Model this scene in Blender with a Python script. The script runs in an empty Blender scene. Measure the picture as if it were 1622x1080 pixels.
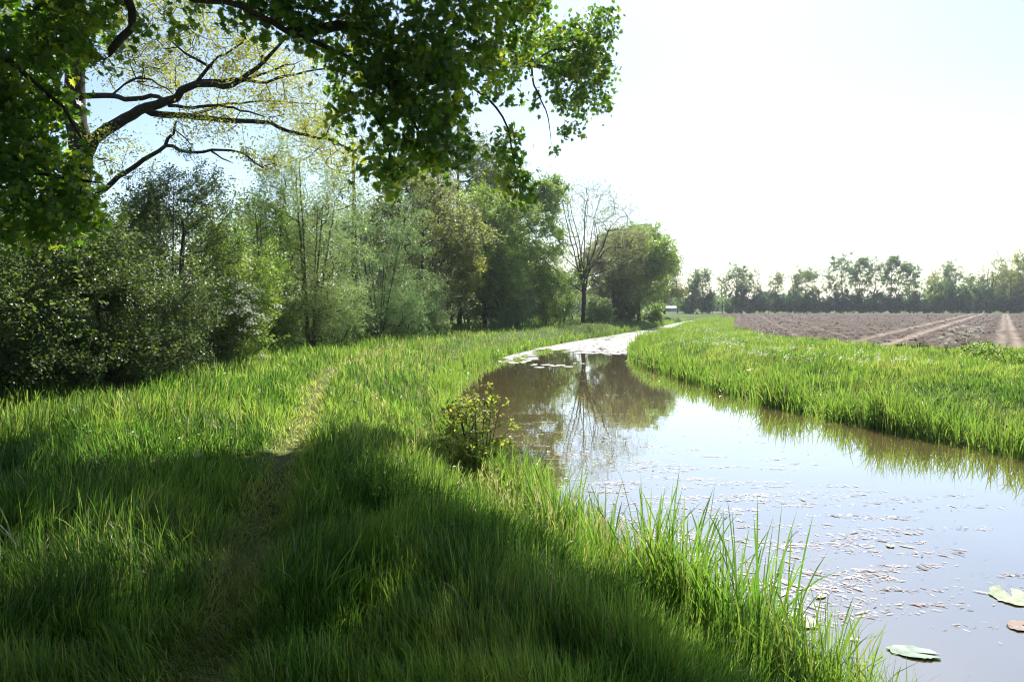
import bpy, math, random
import numpy as np
from math import radians, sin, cos, tan, pi

scene = bpy.context.scene
COL = scene.collection

# ------------------------------------------------------------------ camera, sky, sun, exposure
F = 1081.0                       # focal length in photograph pixels (width 1622)
PITCH = math.atan(55 / F)
CAM = np.array([0.0, 0.0, 1.65])
cd = bpy.data.cameras.new("camera")
cd.sensor_width = 36.0
cd.lens = F / 1622 * 36.0
cd.clip_start = 0.05
cd.clip_end = 9000
cam = bpy.data.objects.new("camera", cd)
COL.objects.link(cam)
cam.location = CAM
cam.rotation_euler = (pi / 2 - PITCH, 0, 0)
scene.camera = cam

SUN_AZ, SUN_EL = radians(17), radians(47)
world = bpy.data.worlds.new("World")
scene.world = world
world.use_nodes = True
wn = world.node_tree
wn.nodes.clear()
sky = wn.nodes.new("ShaderNodeTexSky")
sky.sky_type = 'NISHITA'
sky.sun_disc = False
sky.sun_elevation = SUN_EL
sky.sun_rotation = SUN_AZ
sky.air_density = 1.0
sky.dust_density = 0.7
sky.ozone_density = 1.2
bg = wn.nodes.new("ShaderNodeBackground")
bg.inputs[1].default_value = 0.095
wo = wn.nodes.new("ShaderNodeOutputWorld")
wn.links.new(sky.outputs[0], bg.inputs[0])
wn.links.new(bg.outputs[0], wo.inputs[0])

sd = bpy.data.lights.new("sun", 'SUN')
sd.energy = 5.0
sd.angle = radians(0.55)
sd.color = (1.0, 0.95, 0.86)
sun = bpy.data.objects.new("sun", sd)
COL.objects.link(sun)
SV = np.array([sin(SUN_AZ) * cos(SUN_EL), cos(SUN_AZ) * cos(SUN_EL), sin(SUN_EL)])
from mathutils import Vector
sun.rotation_euler = Vector(SV).to_track_quat('Z', 'Y').to_euler()
sun.location = (0, 0, 40)

scene.view_settings.view_transform = 'Standard'
scene.view_settings.look = 'None'
scene.view_settings.gamma = 1.0
scene.view_settings.exposure = 1.03
scene.render.engine = 'CYCLES'
scene.cycles.max_bounces = 8
scene.cycles.diffuse_bounces = 2
scene.cycles.transmission_bounces = 4
scene.cycles.glossy_bounces = 3
scene.cycles.volume_bounces = 0
scene.cycles.use_denoising = True
scene.cycles.use_adaptive_sampling = False
scene.cycles.filter_width = 1.1
scene.cycles.sample_clamp_indirect = 6.0

WZ = -0.8                        # water level

# ------------------------------------------------------------------ helpers
_F = np.array([0, cos(PITCH), -sin(PITCH)])
_U = np.array([0, sin(PITCH), cos(PITCH)])


def pix(px, py, d):
    """world point seen at photograph pixel (px,py) at forward distance d"""
    D = _F + (px - 811) / F * np.array([1.0, 0, 0]) + (540 - py) / F * _U
    return CAM + D * (d / D[1])


def gpix(px, py, z=0.0):
    D = _F + (px - 811) / F * np.array([1.0, 0, 0]) + (540 - py) / F * _U
    return CAM + D * ((z - CAM[2]) / D[2])


def _hash(ix, iy, seed):
    h = (ix.astype(np.int64) * 374761393 + iy.astype(np.int64) * 668265263 + seed * 974711) & 0xFFFFFFFF
    h = ((h ^ (h >> 13)) * 1274126177) & 0xFFFFFFFF
    h = h ^ (h >> 16)
    return (h & 0xFFFF) / 65535.0


def vnoise(x, y, seed=0):
    x = np.asarray(x, float); y = np.asarray(y, float)
    ix = np.floor(x); iy = np.floor(y)
    fx = x - ix; fy = y - iy
    fx = fx * fx * (3 - 2 * fx); fy = fy * fy * (3 - 2 * fy)
    a = _hash(ix, iy, seed); b = _hash(ix + 1, iy, seed)
    c = _hash(ix, iy + 1, seed); d = _hash(ix + 1, iy + 1, seed)
    return (a * (1 - fx) + b * fx) * (1 - fy) + (c * (1 - fx) + d * fx) * fy


def fbm(x, y, seed=0, oct=3):
    s = 0; a = 1.0; t = 0
    for k in range(oct):
        s = s + a * vnoise(x * 2 ** k, y * 2 ** k, seed + k * 7); t += a; a *= 0.5
    return s / t


def smooth(t):
    t = np.clip(t, 0, 1)
    return t * t * (3 - 2 * t)


def poly_dist(px, py, poly, closed=True):
    """signed distance to polygon (positive outside) or distance to polyline"""
    px = np.asarray(px, float); py = np.asarray(py, float)
    best = np.full(px.shape, 1e18)
    inside = np.zeros(px.shape, bool)
    n = len(poly)
    for i in range(n if closed else n - 1):
        ax, ay = poly[i]; bx, by = poly[(i + 1) % n]
        dx, dy = bx - ax, by - ay
        L = dx * dx + dy * dy + 1e-12
        t = np.clip(((px - ax) * dx + (py - ay) * dy) / L, 0, 1)
        d2 = (px - ax - t * dx) ** 2 + (py - ay - t * dy) ** 2
        best = np.minimum(best, d2)
        if closed and ay != by:
            c = ((ay > py) != (by > py)) & (px < (bx - ax) * (py - ay) / (by - ay) + ax)
            inside ^= c
    d = np.sqrt(best)
    return np.where(inside, -d, d) if closed else d


def chaikin(P, n=2, closed=False):
    P = np.array(P, float)
    for _ in range(n):
        Q = []
        for i in range(len(P) - 1):
            Q += [P[i] * .75 + P[i + 1] * .25, P[i] * .25 + P[i + 1] * .75]
        P = np.array([P[0]] + Q + [P[-1]])
    return P


def mesh_np(name, V, faces, smooth_shade=False, attrs=None, mat_index=None):
    """V (n,3); faces: list of (m,k) int arrays"""
    me = bpy.data.meshes.new(name)
    V = np.ascontiguousarray(V, dtype=np.float32)
    faces = [np.asarray(f, dtype=np.int32) for f in faces if len(f)]
    me.vertices.add(len(V))
    me.vertices.foreach_set("co", V.ravel())
    nl = sum(f.size for f in faces); nf = sum(len(f) for f in faces)
    me.loops.add(nl)
    me.polygons.add(nf)
    me.loops.foreach_set("vertex_index", np.concatenate([f.ravel() for f in faces]))
    starts = []; o = 0
    for f in faces:
        k = f.shape[1]
        starts.append(np.arange(len(f), dtype=np.int32) * k + o); o += f.size
    me.polygons.foreach_set("loop_start", np.concatenate(starts))
    if mat_index is not None:
        me.polygons.foreach_set("material_index", np.asarray(mat_index, dtype=np.int32))
    if smooth_shade:
        me.polygons.foreach_set("use_smooth", np.ones(nf, dtype=bool))
    else:
        me.polygons.foreach_set("use_smooth", np.zeros(nf, dtype=bool))
    if attrs:
        for k, v in attrs.items():
            a = me.attributes.new(k, 'FLOAT', 'POINT')
            a.data.foreach_set("value", np.ascontiguousarray(v, dtype=np.float32))
    me.update(calc_edges=True)
    return me


def obj(name, me, mats=None, parent=None):
    o = bpy.data.objects.new(name, me)
    COL.objects.link(o)
    if mats is not None and me is not None and len(me.materials) == 0:
        for m in (mats if isinstance(mats, (list, tuple)) else [mats]):
            me.materials.append(m)
    if parent is not None:
        o.parent = parent
    return o


def tag(o, label=None, cat=None, group=None, kind=None):
    if label: o["label"] = label
    if cat: o["category"] = cat
    if group: o["group"] = group
    if kind: o["kind"] = kind
    return o


def empty(name, loc):
    o = bpy.data.objects.new(name, None)
    o.empty_display_size = 0.2
    COL.objects.link(o)
    o.location = loc
    return o


# ------------------------------------------------------------------ materials
def new_mat(name):
    m = bpy.data.materials.new(name)
    m.use_nodes = True
    m.node_tree.nodes.clear()
    return m, m.node_tree.nodes, m.node_tree.links


def ramp(nodes, stops):
    r = nodes.new("ShaderNodeValToRGB")
    e = r.color_ramp.elements
    while len(e) > len(stops): e.remove(e[-1])
    while len(e) < len(stops): e.new(0.5)
    for i, (p, c) in enumerate(stops):
        e[i].position = p
        e[i].color = (*c, 1)
    return r


def leaf_mat(name, cols, tcols, trans=0.5, rough=0.4, spec=0.5, scale=None):
    """cols / tcols: colour stops driven by the per-leaf attribute v"""
    m, n, l = new_mat(name)
    at = n.new("ShaderNodeAttribute"); at.attribute_name = "v"
    k = len(cols)
    r1 = ramp(n, [(i / (k - 1), c) for i, c in enumerate(cols)])
    k = len(tcols)
    r2 = ramp(n, [(i / (k - 1), c) for i, c in enumerate(tcols)])
    l.new(at.outputs["Fac"], r1.inputs[0]); l.new(at.outputs["Fac"], r2.inputs[0])
    p = n.new("ShaderNodeBsdfPrincipled")
    p.inputs["Roughness"].default_value = rough
    p.inputs["Specular IOR Level"].default_value = spec
    l.new(r1.outputs[0], p.inputs["Base Color"])
    t = n.new("ShaderNodeBsdfTranslucent")
    l.new(r2.outputs[0], t.inputs["Color"])
    mx = n.new("ShaderNodeMixShader"); mx.inputs[0].default_value = trans
    l.new(p.outputs[0], mx.inputs[1]); l.new(t.outputs[0], mx.inputs[2])
    o = n.new("ShaderNodeOutputMaterial")
    l.new(mx.outputs[0], o.inputs[0])
    return m


def bark_mat(name, c1, c2, scale=6):
    m, n, l = new_mat(name)
    tc = n.new("ShaderNodeTexCoord")
    mp = n.new("ShaderNodeMapping"); mp.inputs["Scale"].default_value = (scale, scale, scale * .25)
    ns = n.new("ShaderNodeTexNoise"); ns.inputs["Scale"].default_value = 3; ns.inputs["Detail"].default_value = 6
    l.new(tc.outputs["Object"], mp.inputs[0]); l.new(mp.outputs[0], ns.inputs[0])
    r = ramp(n, [(0.3, c1), (0.7, c2)])
    l.new(ns.outputs[0], r.inputs[0])
    p = n.new("ShaderNodeBsdfPrincipled"); p.inputs["Roughness"].default_value = 0.85
    p.inputs["Specular IOR Level"].default_value = 0.2
    l.new(r.outputs[0], p.inputs["Base Color"])
    b = n.new("ShaderNodeBump"); b.inputs["Strength"].default_value = 0.7; b.inputs["Distance"].default_value = 0.03
    l.new(ns.outputs[0], b.inputs["Height"]); l.new(b.outputs[0], p.inputs["Normal"])
    o = n.new("ShaderNodeOutputMaterial"); l.new(p.outputs[0], o.inputs[0])
    return m


def plain_mat(name, c, rough=0.6, spec=0.4, noise=0.25, scale=8.0):
    m, n, l = new_mat(name)
    tc = n.new("ShaderNodeTexCoord")
    ns = n.new("ShaderNodeTexNoise"); ns.inputs["Scale"].default_value = scale
    l.new(tc.outputs["Object"], ns.inputs[0])
    r = ramp(n, [(0.25, tuple(x * (1 - noise) for x in c)), (0.75, tuple(min(1, x * (1 + noise)) for x in c))])
    l.new(ns.outputs[0], r.inputs[0])
    p = n.new("ShaderNodeBsdfPrincipled"); p.inputs["Roughness"].default_value = rough
    p.inputs["Specular IOR Level"].default_value = spec
    l.new(r.outputs[0], p.inputs["Base Color"])
    o = n.new("ShaderNodeOutputMaterial"); l.new(p.outputs[0], o.inputs[0])
    return m


M = {}
M['grass'] = leaf_mat("grass_blades",
    [(.008, .022, .004), (.024, .050, .009), (.085, .10, .018), (.20, .18, .09)],  # near-black first stop carries the shade between tufts
    [(.04, .13, .018), (.20, .40, .045), (.49, .61, .09), (.58, .54, .22)], .5, .38, .4)
M['reed'] = leaf_mat("waterside_blades",
    [(.04, .09, .015), (.07, .13, .02), (.11, .15, .03), (.20, .17, .09)],
    [(.12, .33, .03), (.24, .48, .05), (.36, .52, .06), (.35, .30, .12)], .45, .32, .5)
M['maple'] = leaf_mat("maple_leaves",
    [(.030, .065, .013), (.050, .10, .017), (.09, .14, .025)],
    [(.09, .23, .012), (.20, .37, .018), (.56, .62, .04)], .48, .42, .4)
M['oak'] = leaf_mat("oak_leaves",
    [(.07, .10, .015), (.12, .14, .02)], [(.34, .40, .05), (.60, .60, .09)], .55, .5, .3)
M['dark'] = leaf_mat("dark_shrub_leaves",
    [(.025, .045, .018), (.05, .08, .03), (.085, .12, .045)],
    [(.07, .14, .025), (.18, .28, .05), (.34, .44, .09)], .38, .42, .35)
M['mid'] = leaf_mat("green_leaves",
    [(.035, .075, .016), (.08, .13, .03), (.15, .20, .05)],
    [(.15, .30, .03), (.34, .52, .06), (.56, .68, .11)], .48, .34, .5)
M['willow'] = leaf_mat("willow_leaves",
    [(.08, .12, .04), (.17, .22, .08), (.30, .34, .16)],
    [(.20, .34, .08), (.36, .50, .14), (.54, .64, .24)], .45, .33, .6)
M['blue'] = leaf_mat("bluegreen_leaves",
    [(.05, .10, .045), (.10, .16, .065), (.18, .24, .11)],
    [(.14, .30, .08), (.28, .44, .13), (.44, .56, .2)], .43, .33, .55)
M['yellow'] = leaf_mat("yellowgreen_leaves",
    [(.09, .12, .02), (.14, .16, .03), (.2, .2, .04)],
    [(.32, .42, .05), (.48, .55, .08), (.62, .62, .12)], .5, .45, .35)
M['purple'] = leaf_mat("brownish_buds",
    [(.07, .07, .035), (.11, .13, .045), (.20, .22, .06)],
    [(.20, .24, .08), (.34, .40, .11), (.56, .60, .14)], .45, .4, .4)
M['far'] = leaf_mat("far_leaves",
    [(.04, .085, .03), (.08, .13, .04), (.13, .18, .05)],
    [(.13, .27, .05), (.25, .42, .07), (.42, .55, .09)], .42, .5, .3)
M['fardark'] = leaf_mat("far_shrub_leaves",
    [(.022, .055, .028), (.04, .085, .04), (.07, .12, .05)],
    [(.06, .16, .05), (.12, .25, .06), (.22, .36, .08)], .35, .5, .3)
M['bark'] = bark_mat("bark", (.018, .014, .010), (.05, .04, .03))
M['barkgrey'] = bark_mat("grey_bark", (.07, .06, .05), (.16, .14, .11))
M['bush_bark'] = bark_mat("shrub_bark", (.05, .04, .03), (.12, .10, .07), 20)


def water_mat():
    m, n, l = new_mat("canal_water")
    tc = n.new("ShaderNodeTexCoord")
    ns = n.new("ShaderNodeTexNoise"); ns.inputs["Scale"].default_value = 0.6; ns.inputs["Detail"].default_value = 3
    l.new(tc.outputs["Object"], ns.inputs[0])
    r = ramp(n, [(0.3, (.125, .094, .036)), (0.7, (.155, .118, .048))])
    l.new(ns.outputs[0], r.inputs[0])
    p = n.new("ShaderNodeBsdfPrincipled")
    p.inputs["Roughness"].default_value = 0.015
    p.inputs["IOR"].default_value = 3.0
    p.inputs["Coat Weight"].default_value = 1.0
    p.inputs["Coat IOR"].default_value = 2.4
    p.inputs["Coat Roughness"].default_value = 0.015
    p.inputs["Specular Tint"].default_value = (.86, .93, 1.0, 1)  # sky blue put into the reflection, which is stronger than real water's
    p.inputs["Specular IOR Level"].default_value = 0.5
    l.new(r.outputs[0], p.inputs["Base Color"])
    mp = n.new("ShaderNodeMapping"); mp.inputs["Scale"].default_value = (1.0, 1.0, 1.0)
    l.new(tc.outputs["Object"], mp.inputs[0])
    n2 = n.new("ShaderNodeTexNoise"); n2.inputs["Scale"].default_value = 2.2; n2.inputs["Detail"].default_value = 3
    l.new(mp.outputs[0], n2.inputs[0])
    b = n.new("ShaderNodeBump"); b.inputs["Strength"].default_value = 0.25; b.inputs["Distance"].default_value = 0.006
    l.new(n2.outputs[0], b.inputs["Height"]); l.new(b.outputs[0], p.inputs["Normal"]); l.new(b.outputs[0], p.inputs["Coat Normal"])
    o = n.new("ShaderNodeOutputMaterial"); l.new(p.outputs[0], o.inputs[0])
    return m


def ground_mat():
    m, n, l = new_mat("ground_turf")
    tc = n.new("ShaderNodeTexCoord")
    ns = n.new("ShaderNodeTexNoise"); ns.inputs["Scale"].default_value = 2.5; ns.inputs["Detail"].default_value = 8
    l.new(tc.outputs["Object"], ns.inputs[0])
    r = ramp(n, [(0.3, (.035, .05, .012)), (0.55, (.07, .11, .018)), (0.75, (.11, .15, .03))])
    l.new(ns.outputs[0], r.inputs[0])
    at = n.new("ShaderNodeAttribute"); at.attribute_name = "mud"
    mx = n.new("ShaderNodeMixRGB")
    mx.inputs[2].default_value = (.075, .055, .035, 1)
    a2 = n.new("ShaderNodeAttribute"); a2.attribute_name = "path"
    m2 = n.new("ShaderNodeMixRGB"); m2.inputs[2].default_value = (.12, .12, .045, 1)
    l.new(a2.outputs["Fac"], m2.inputs[0]); l.new(r.outputs[0], m2.inputs[1])
    l.new(at.outputs["Fac"], mx.inputs[0]); l.new(m2.outputs[0], mx.inputs[1])
    p = n.new("ShaderNodeBsdfPrincipled"); p.inputs["Roughness"].default_value = 0.9
    p.inputs["Specular IOR Level"].default_value = 0.1
    l.new(mx.outputs[0], p.inputs["Base Color"])
    b = n.new("ShaderNodeBump"); b.inputs["Strength"].default_value = 0.8; b.inputs["Distance"].default_value = 0.05
    n2 = n.new("ShaderNodeTexNoise"); n2.inputs["Scale"].default_value = 14; n2.inputs["Detail"].default_value = 6
    l.new(tc.outputs["Object"], n2.inputs[0])
    l.new(n2.outputs[0], b.inputs["Height"]); l.new(b.outputs[0], p.inputs["Normal"])
    o = n.new("ShaderNodeOutputMaterial"); l.new(p.outputs[0], o.inputs[0])
    return m


def soil_mat():
    m, n, l = new_mat("ploughed_soil")
    tc = n.new("ShaderNodeTexCoord")
    ns = n.new("ShaderNodeTexNoise"); ns.inputs["Scale"].default_value = 3.5; ns.inputs["Detail"].default_value = 9
    ns.inputs["Roughness"].default_value = 0.7
    l.new(tc.outputs["Object"], ns.inputs[0])
    r = ramp(n, [(0.35, (.026, .018, .013)), (0.5, (.068, .048, .036)), (0.68, (.145, .106, .082))])
    l.new(ns.outputs[0], r.inputs[0])
    at = n.new("ShaderNodeAttribute"); at.attribute_name = "track"
    mx = n.new("ShaderNodeMixRGB")
    mx.inputs[2].default_value = (.26, .20, .155, 1)
    l.new(at.outputs["Fac"], mx.inputs[0]); l.new(r.outputs[0], mx.inputs[1])
    p = n.new("ShaderNodeBsdfPrincipled"); p.inputs["Roughness"].default_value = 0.9
    p.inputs["Specular IOR Level"].default_value = 0.15
    l.new(mx.outputs[0], p.inputs["Base Color"])
    b = n.new("ShaderNodeBump"); b.inputs["Strength"].default_value = 0.9; b.inputs["Distance"].default_value = 0.06
    n2 = n.new("ShaderNodeTexNoise"); n2.inputs["Scale"].default_value = 7; n2.inputs["Detail"].default_value = 6
    l.new(tc.outputs["Object"], n2.inputs[0])
    l.new(n2.outputs[0], b.inputs["Height"]); l.new(b.outputs[0], p.inputs["Normal"])
    o = n.new("ShaderNodeOutputMaterial"); l.new(p.outputs[0], o.inputs[0])
    return m


def debris_mat(name, cols, rough=.35, spec=.6):
    m, n, l = new_mat(name)
    at = n.new("ShaderNodeAttribute"); at.attribute_name = "v"
    k = len(cols)
    r1 = ramp(n, [(i / (k - 1), c) for i, c in enumerate(cols)])
    l.new(at.outputs["Fac"], r1.inputs[0])
    p = n.new("ShaderNodeBsdfPrincipled"); p.inputs["Roughness"].default_value = rough
    p.inputs["Specular IOR Level"].default_value = spec
    l.new(r1.outputs[0], p.inputs["Base Color"])
    o = n.new("ShaderNodeOutputMaterial"); l.new(p.outputs[0], o.inputs[0])
    return m


# ------------------------------------------------------------------ layout of the land
LEFT_EDGE = [(4.0, -14), (3.2, -6), (2.6, 0), (2.1, 3.3), (1.7, 4.6), (.75, 6.9), (-.05, 8.6), (-.75, 11), (-1.5, 15), (-1.9, 20),
             (-1.8, 25), (-1.2, 31), (1.4, 40), (6, 52), (11.4, 65), (17, 80), (24, 100), (29, 114), (36, 123), (60, 128), (120, 131)]
RIGHT_EDGE = [(120, 124), (60, 122), (37, 116), (33.5, 111), (29, 102), (22.5, 85), (16, 65), (11.5, 52), (8.7, 43), (6.6, 37), (5.8, 32),
              (5.6, 28), (5.75, 24.7), (6.3, 17.3), (7.4, 13.6), (8.5, 11), (9.8, 7), (11, 0), (12.5, -14)]
WATER_POLY = [tuple(p) for p in chaikin(LEFT_EDGE, 2)] + [tuple(p) for p in chaikin(RIGHT_EDGE, 2)]
PATH = [(-.9, -3), (-1.15, 1.5), (-1.45, 3.2), (-1.75, 4.4), (-2.25, 6.4), (-2.7, 8.3), (-3.15, 10.5), (-3.8, 13.2), (-4.6, 17), (-4.9, 22), (-4.6, 29), (-2.6, 38), (1.5, 49), (8, 64)]
PATH = [tuple(p) for p in chaikin(PATH, 2)]
FIELD = [(16.2, 50), (15.0, 42), (14.1, 35.5), (14.6, 30.5), (15.2, 28), (16.6, 26), (18.6, 24.4), (24, 21), (40, 14), (120, -20),
         (260, 40), (260, 156), (150, 158), (46, 154), (32, 98), (22, 68)]


def water_d(x, y):
    return poly_dist(x, y, WATER_POLY)


def ground_z(x, y, d=None):
    x = np.asarray(x, float); y = np.asarray(y, float)
    if d is None: d = water_d(x, y)
    r = np.hypot(x, y)
    w = np.where(x < 0.28 * y + 1.5, 2.5, 3.4)
    up = WZ + 0.03 + (-WZ - .03) * smooth(np.clip(d / w, 0, 1) * .93 + .07 * (d > 0)) * 1.0
    z = np.where(d > 0, up, WZ + .03 + np.maximum(d * .55, -.8))
    near = np.clip(d / 3, 0, 1)
    z = z + near * (fbm(x * .35, y * .35, 5) - .5) * .22 * np.exp(-r / 120)
    pd = poly_dist(x, y, PATH, False)
    z = z - .05 * np.exp(-(pd / .3) ** 2)
    return z


# ground sheet: polar grid, finer near the towpath
ang = np.concatenate([np.linspace(-pi, -1.15, 40, endpoint=False), np.linspace(-1.15, 1.15, 560, endpoint=False), np.linspace(1.15, pi, 41)[:-1]])
rad = np.concatenate([[0.0], np.geomspace(.4, 5000, 400)])
A, R = np.meshgrid(ang, rad, indexing='xy')
gx = (R * np.sin(A)); gy = (R * np.cos(A))
gd = water_d(gx, gy)
gz = ground_z(gx, gy, gd)
nr, na = gx.shape
idx = np.arange(nr * na).reshape(nr, na)
f = np.stack([idx[:-1], np.roll(idx, -1, 1)[:-1], np.roll(idx, -1, 1)[1:], idx[1:]], -1).reshape(-1, 4)
me = mesh_np("ground", np.stack([gx, gy, gz], -1).reshape(-1, 3), [f[:, ::-1]], True, {"mud": np.clip(1 - gd / .5, 0, 1).ravel(), "path": .5 * np.exp(-(poly_dist(gx, gy, PATH, False) / .22) ** 2).ravel() * (np.hypot(gx, gy) < 70).ravel()})
tag(obj("ground", me, ground_mat()), kind="structure")

# water
wp = np.array(WATER_POLY)
me = mesh_np("water", np.array([(-12, -30, WZ), (160, -30, WZ), (160, 150, WZ), (-12, 150, WZ)]), [[[0, 1, 2, 3]]])
tag(obj("water", me, water_mat()), kind="structure")

# ploughed field: polar wedge trimmed to its outline
fa = np.linspace(radians(10), radians(66), 620)
fr = np.geomspace(22, 300, 420)
A, R = np.meshgrid(fa, fr, indexing='xy')
fx, fy = R * np.sin(A), R * np.cos(A)
fd = poly_dist(fx, fy, FIELD)
u = fx * .811 - fy * .585
u2 = fx * .95 - fy * .32
side = smooth((u2 - 7 - 3 * vnoise(fx * .1, fy * .1, 3)) / 1.5)
uu = np.where(side > .5, u, u2)
row = np.abs(np.sin(uu * pi / .78))
amp = np.clip(1 - R / 260, .2, 1)
rough = (fbm(fx * 2.1, fy * 2.1, 11, 4) - .5) * .42 + (vnoise(fx * 6, fy * 6, 12) - .5) * .14
tr = np.zeros_like(fx)
for c, w, s in [(-.1, .2, .8), (.42, .2, .9), (-5.5, .26, .85), (-3.95, .3, .95), (-1.35, .07, .4), (-2.0, .06, .35), (-2.6, .07, .3), (1.5, .07, .4), (3.4, .07, .3), (-24, .3, .25), (-26, .3, .25)]:
    tr = np.maximum(tr, s * np.exp(-((u + .25 * (vnoise(fy * .12, fy * 0 + c, 9) - .5) - c) / w) ** 2))
for c, w, s in [(2.8, .12, .35), (5.1, .12, .4)]:
    tr = np.maximum(tr, s * np.exp(-((u2 - c) / w) ** 2) * (1 - side * .6))
tr = tr * (.45 + .9 * vnoise(fx * 1.3, fy * 1.3, 21))
fz = ground_z(fx, fy) + .05 + (rough * (1 - .8 * np.clip(tr, 0, 1)) + (row - .5) * .05) * amp
nr, na = fx.shape
idx = np.arange(nr * na).reshape(nr, na)
f = np.stack([idx[:-1, :-1], idx[:-1, 1:], idx[1:, 1:], idx[1:, :-1]], -1).reshape(-1, 4)
keep = (fd[:-1, :-1] < 0).ravel()
f = f[keep][:, ::-1]
used, inv = np.unique(f, return_inverse=True)
Vf = np.stack([fx, fy, fz], -1).reshape(-1, 3)[used]
me = mesh_np("field", Vf, [inv.reshape(-1, 4)], True, {"track": np.clip(tr.ravel()[used] + .05 * row.ravel()[used], 0, 1)})
tag(obj("field", me, soil_mat()), kind="structure")

# ------------------------------------------------------------------ blades of grass
def basis(n, t):
    n = n / np.linalg.norm(n, axis=1, keepdims=True)
    t = t - n * np.sum(n * t, 1, keepdims=True)
    t = t / (np.linalg.norm(t, axis=1, keepdims=True) + 1e-9)
    b = np.cross(t, n)
    return b, t, n


def blades(P, H, W, lean, leandir, v, rng, segs=3, tipcurl=0.6):
    """P (n,3) roots; H,W (n,), lean (n,) sideways reach as share of height, leandir (n,) angle"""
    n = len(P)
    face = rng.uniform(0, 2 * pi, n)
    bx, by = np.cos(face), np.sin(face)
    rows = []
    ts = np.linspace(0, 1, segs + 1)
    for i, t in enumerate(ts):
        off = lean * (t ** 1.8) * H
        zz = H * (t - tipcurl * lean * t ** 3 * .6)
        cx = P[:, 0] + np.cos(leandir) * off
        cy = P[:, 1] + np.sin(leandir) * off
        cz = P[:, 2] + zz
        w = W * (1 - .15 * t) * (.75 if i == 0 else 1) * (1 - t ** 3 * .4)
        if i == segs:
            rows.append(np.stack([cx, cy, cz], -1))
        else:
            rows.append(np.stack([cx - bx * w / 2, cy - by * w / 2, cz], -1))
            rows.append(np.stack([cx + bx * w / 2, cy + by * w / 2, cz], -1))
    V = np.stack(rows, 1)                 # n, 2*segs+1, 3
    k = V.shape[1]
    base = np.arange(n)[:, None] * k
    quads = [base + np.array([[2 * i, 2 * i + 1, 2 * i + 3, 2 * i + 2]]) for i in range(segs - 1)]
    tris = base + np.array([[2 * segs - 2, 2 * segs - 1, 2 * segs]])
    Q = np.concatenate(quads) if quads else np.zeros((0, 4), int)
    return V.reshape(-1, 3), Q, tris, np.repeat(v, k)


def merge(parts):
    Vs, Qs, Ts, vs = [], [], [], []
    o = 0
    for V, Q, T, v in parts:
        Vs.append(V); Qs.append(Q + o); Ts.append(T + o); vs.append(v); o += len(V)
    return np.concatenate(Vs), np.concatenate(Qs), np.concatenate(Ts), np.concatenate(vs)


def sample_polar(n, r0, r1, a0, a1, rng, power=0.0):
    lr = rng.uniform(math.log(r0), math.log(r1), n)
    r = np.exp(lr)
    a = rng.uniform(a0, a1, n)
    return r * np.sin(a), r * np.cos(a), r


def grass_object(name, label, n, r0, r1, a0, a1, accept, seed, hbase, wfac=1.0, side='left'):
    rng = np.random.default_rng(seed)
    x, y, r = sample_polar(n, r0, r1, a0, a1, rng)
    d = water_d(x, y)
    k = accept(x, y, r, d)
    x, y, r, d = x[k], y[k], r[k], d[k]
    pd = poly_dist(x, y, PATH, False)
    onpath = np.exp(-(pd / .21) ** 2)
    z = ground_z(x, y, d)
    tuft = np.clip(fbm(x * 1.9, y * 1.9, 31, 3) * 1.7 - .35, 0, 1)
    big = fbm(x * .45, y * .45, 37, 2)
    h = hbase * (.45 + 1.0 * tuft) * (.7 + .6 * big) * rng.uniform(.55, 1.15, len(x))
    if side == 'left':
        h *= (1 - .62 * onpath) * (.85 + .15 * np.clip(pd / 1.2, 0, 1))
        # long grass leans over the edge of the path
    w = np.clip(.0013 * r, .0055, .028) * (1 if side == 'left' else .8) * rng.uniform(.7, 1.3, len(x)) * wfac
    ld = fbm(x * .7, y * .7, 41, 2) * 2 * pi * 2 + rng.normal(0, .9, len(x))
    lean = np.clip(rng.gamma(2.0, .16, len(x)), .03, 1.1) + onpath * .9 * rng.random(len(x))
    v = np.clip(-.13 + .55 * fbm(x * .8, y * .8, 51, 3) + .40 * fbm(x * 3.2, y * 3.2, 53, 2) + (.10 if side != 'left' else .0) + rng.normal(0, .13, len(x)) + onpath * .5, 0, 1)
    dry = rng.random(len(x)) < (.015 + .18 * onpath + .07 * (fbm(x * 1.1, y * 1.1, 57, 2) > .56))
    v = np.where(dry, rng.uniform(.8, 1, len(x)), np.minimum(v, .76))
    nearm = r < 14
    P = np.stack([x, y, z - .02], -1)
    parts = []
    for mask, sg in ((nearm, 4), (~nearm, 2)):
        if mask.any():
            parts.append(blades(P[mask], h[mask], w[mask], lean[mask], ld[mask], v[mask], rng, sg))
    V, Q, T, vv = merge(parts)
    me = mesh_np(name, V, [Q, T], False, {"v": vv})
    return tag(obj(name, me, M['grass']), label, "grass", kind="stuff")


def left_of(x, y):
    """True on the towpath side of the canal"""
    return x < np.interp(y, [p[1] for p in LEFT_EDGE], [p[0] for p in LEFT_EDGE]) + 1.5


grass_object("towpath_grass", "long lush green grass on the left bank on both sides of the trodden path", 330000, 1.3, 110, radians(-48), radians(42),
             lambda x, y, r, d: left_of(x, y) & (d > -.05) & (x > -16 - y * .1), 1, .36)
grass_object("far_bank_grass", "bright sunlit grass strip between the canal and the ploughed field", 380000, 8.5, 170, radians(4), radians(54),
             lambda x, y, r, d: ~left_of(x, y) & (d > -.05) & (poly_dist(x, y, FIELD) > -.1) & (y < 172), 2, .27, side='right')


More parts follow.
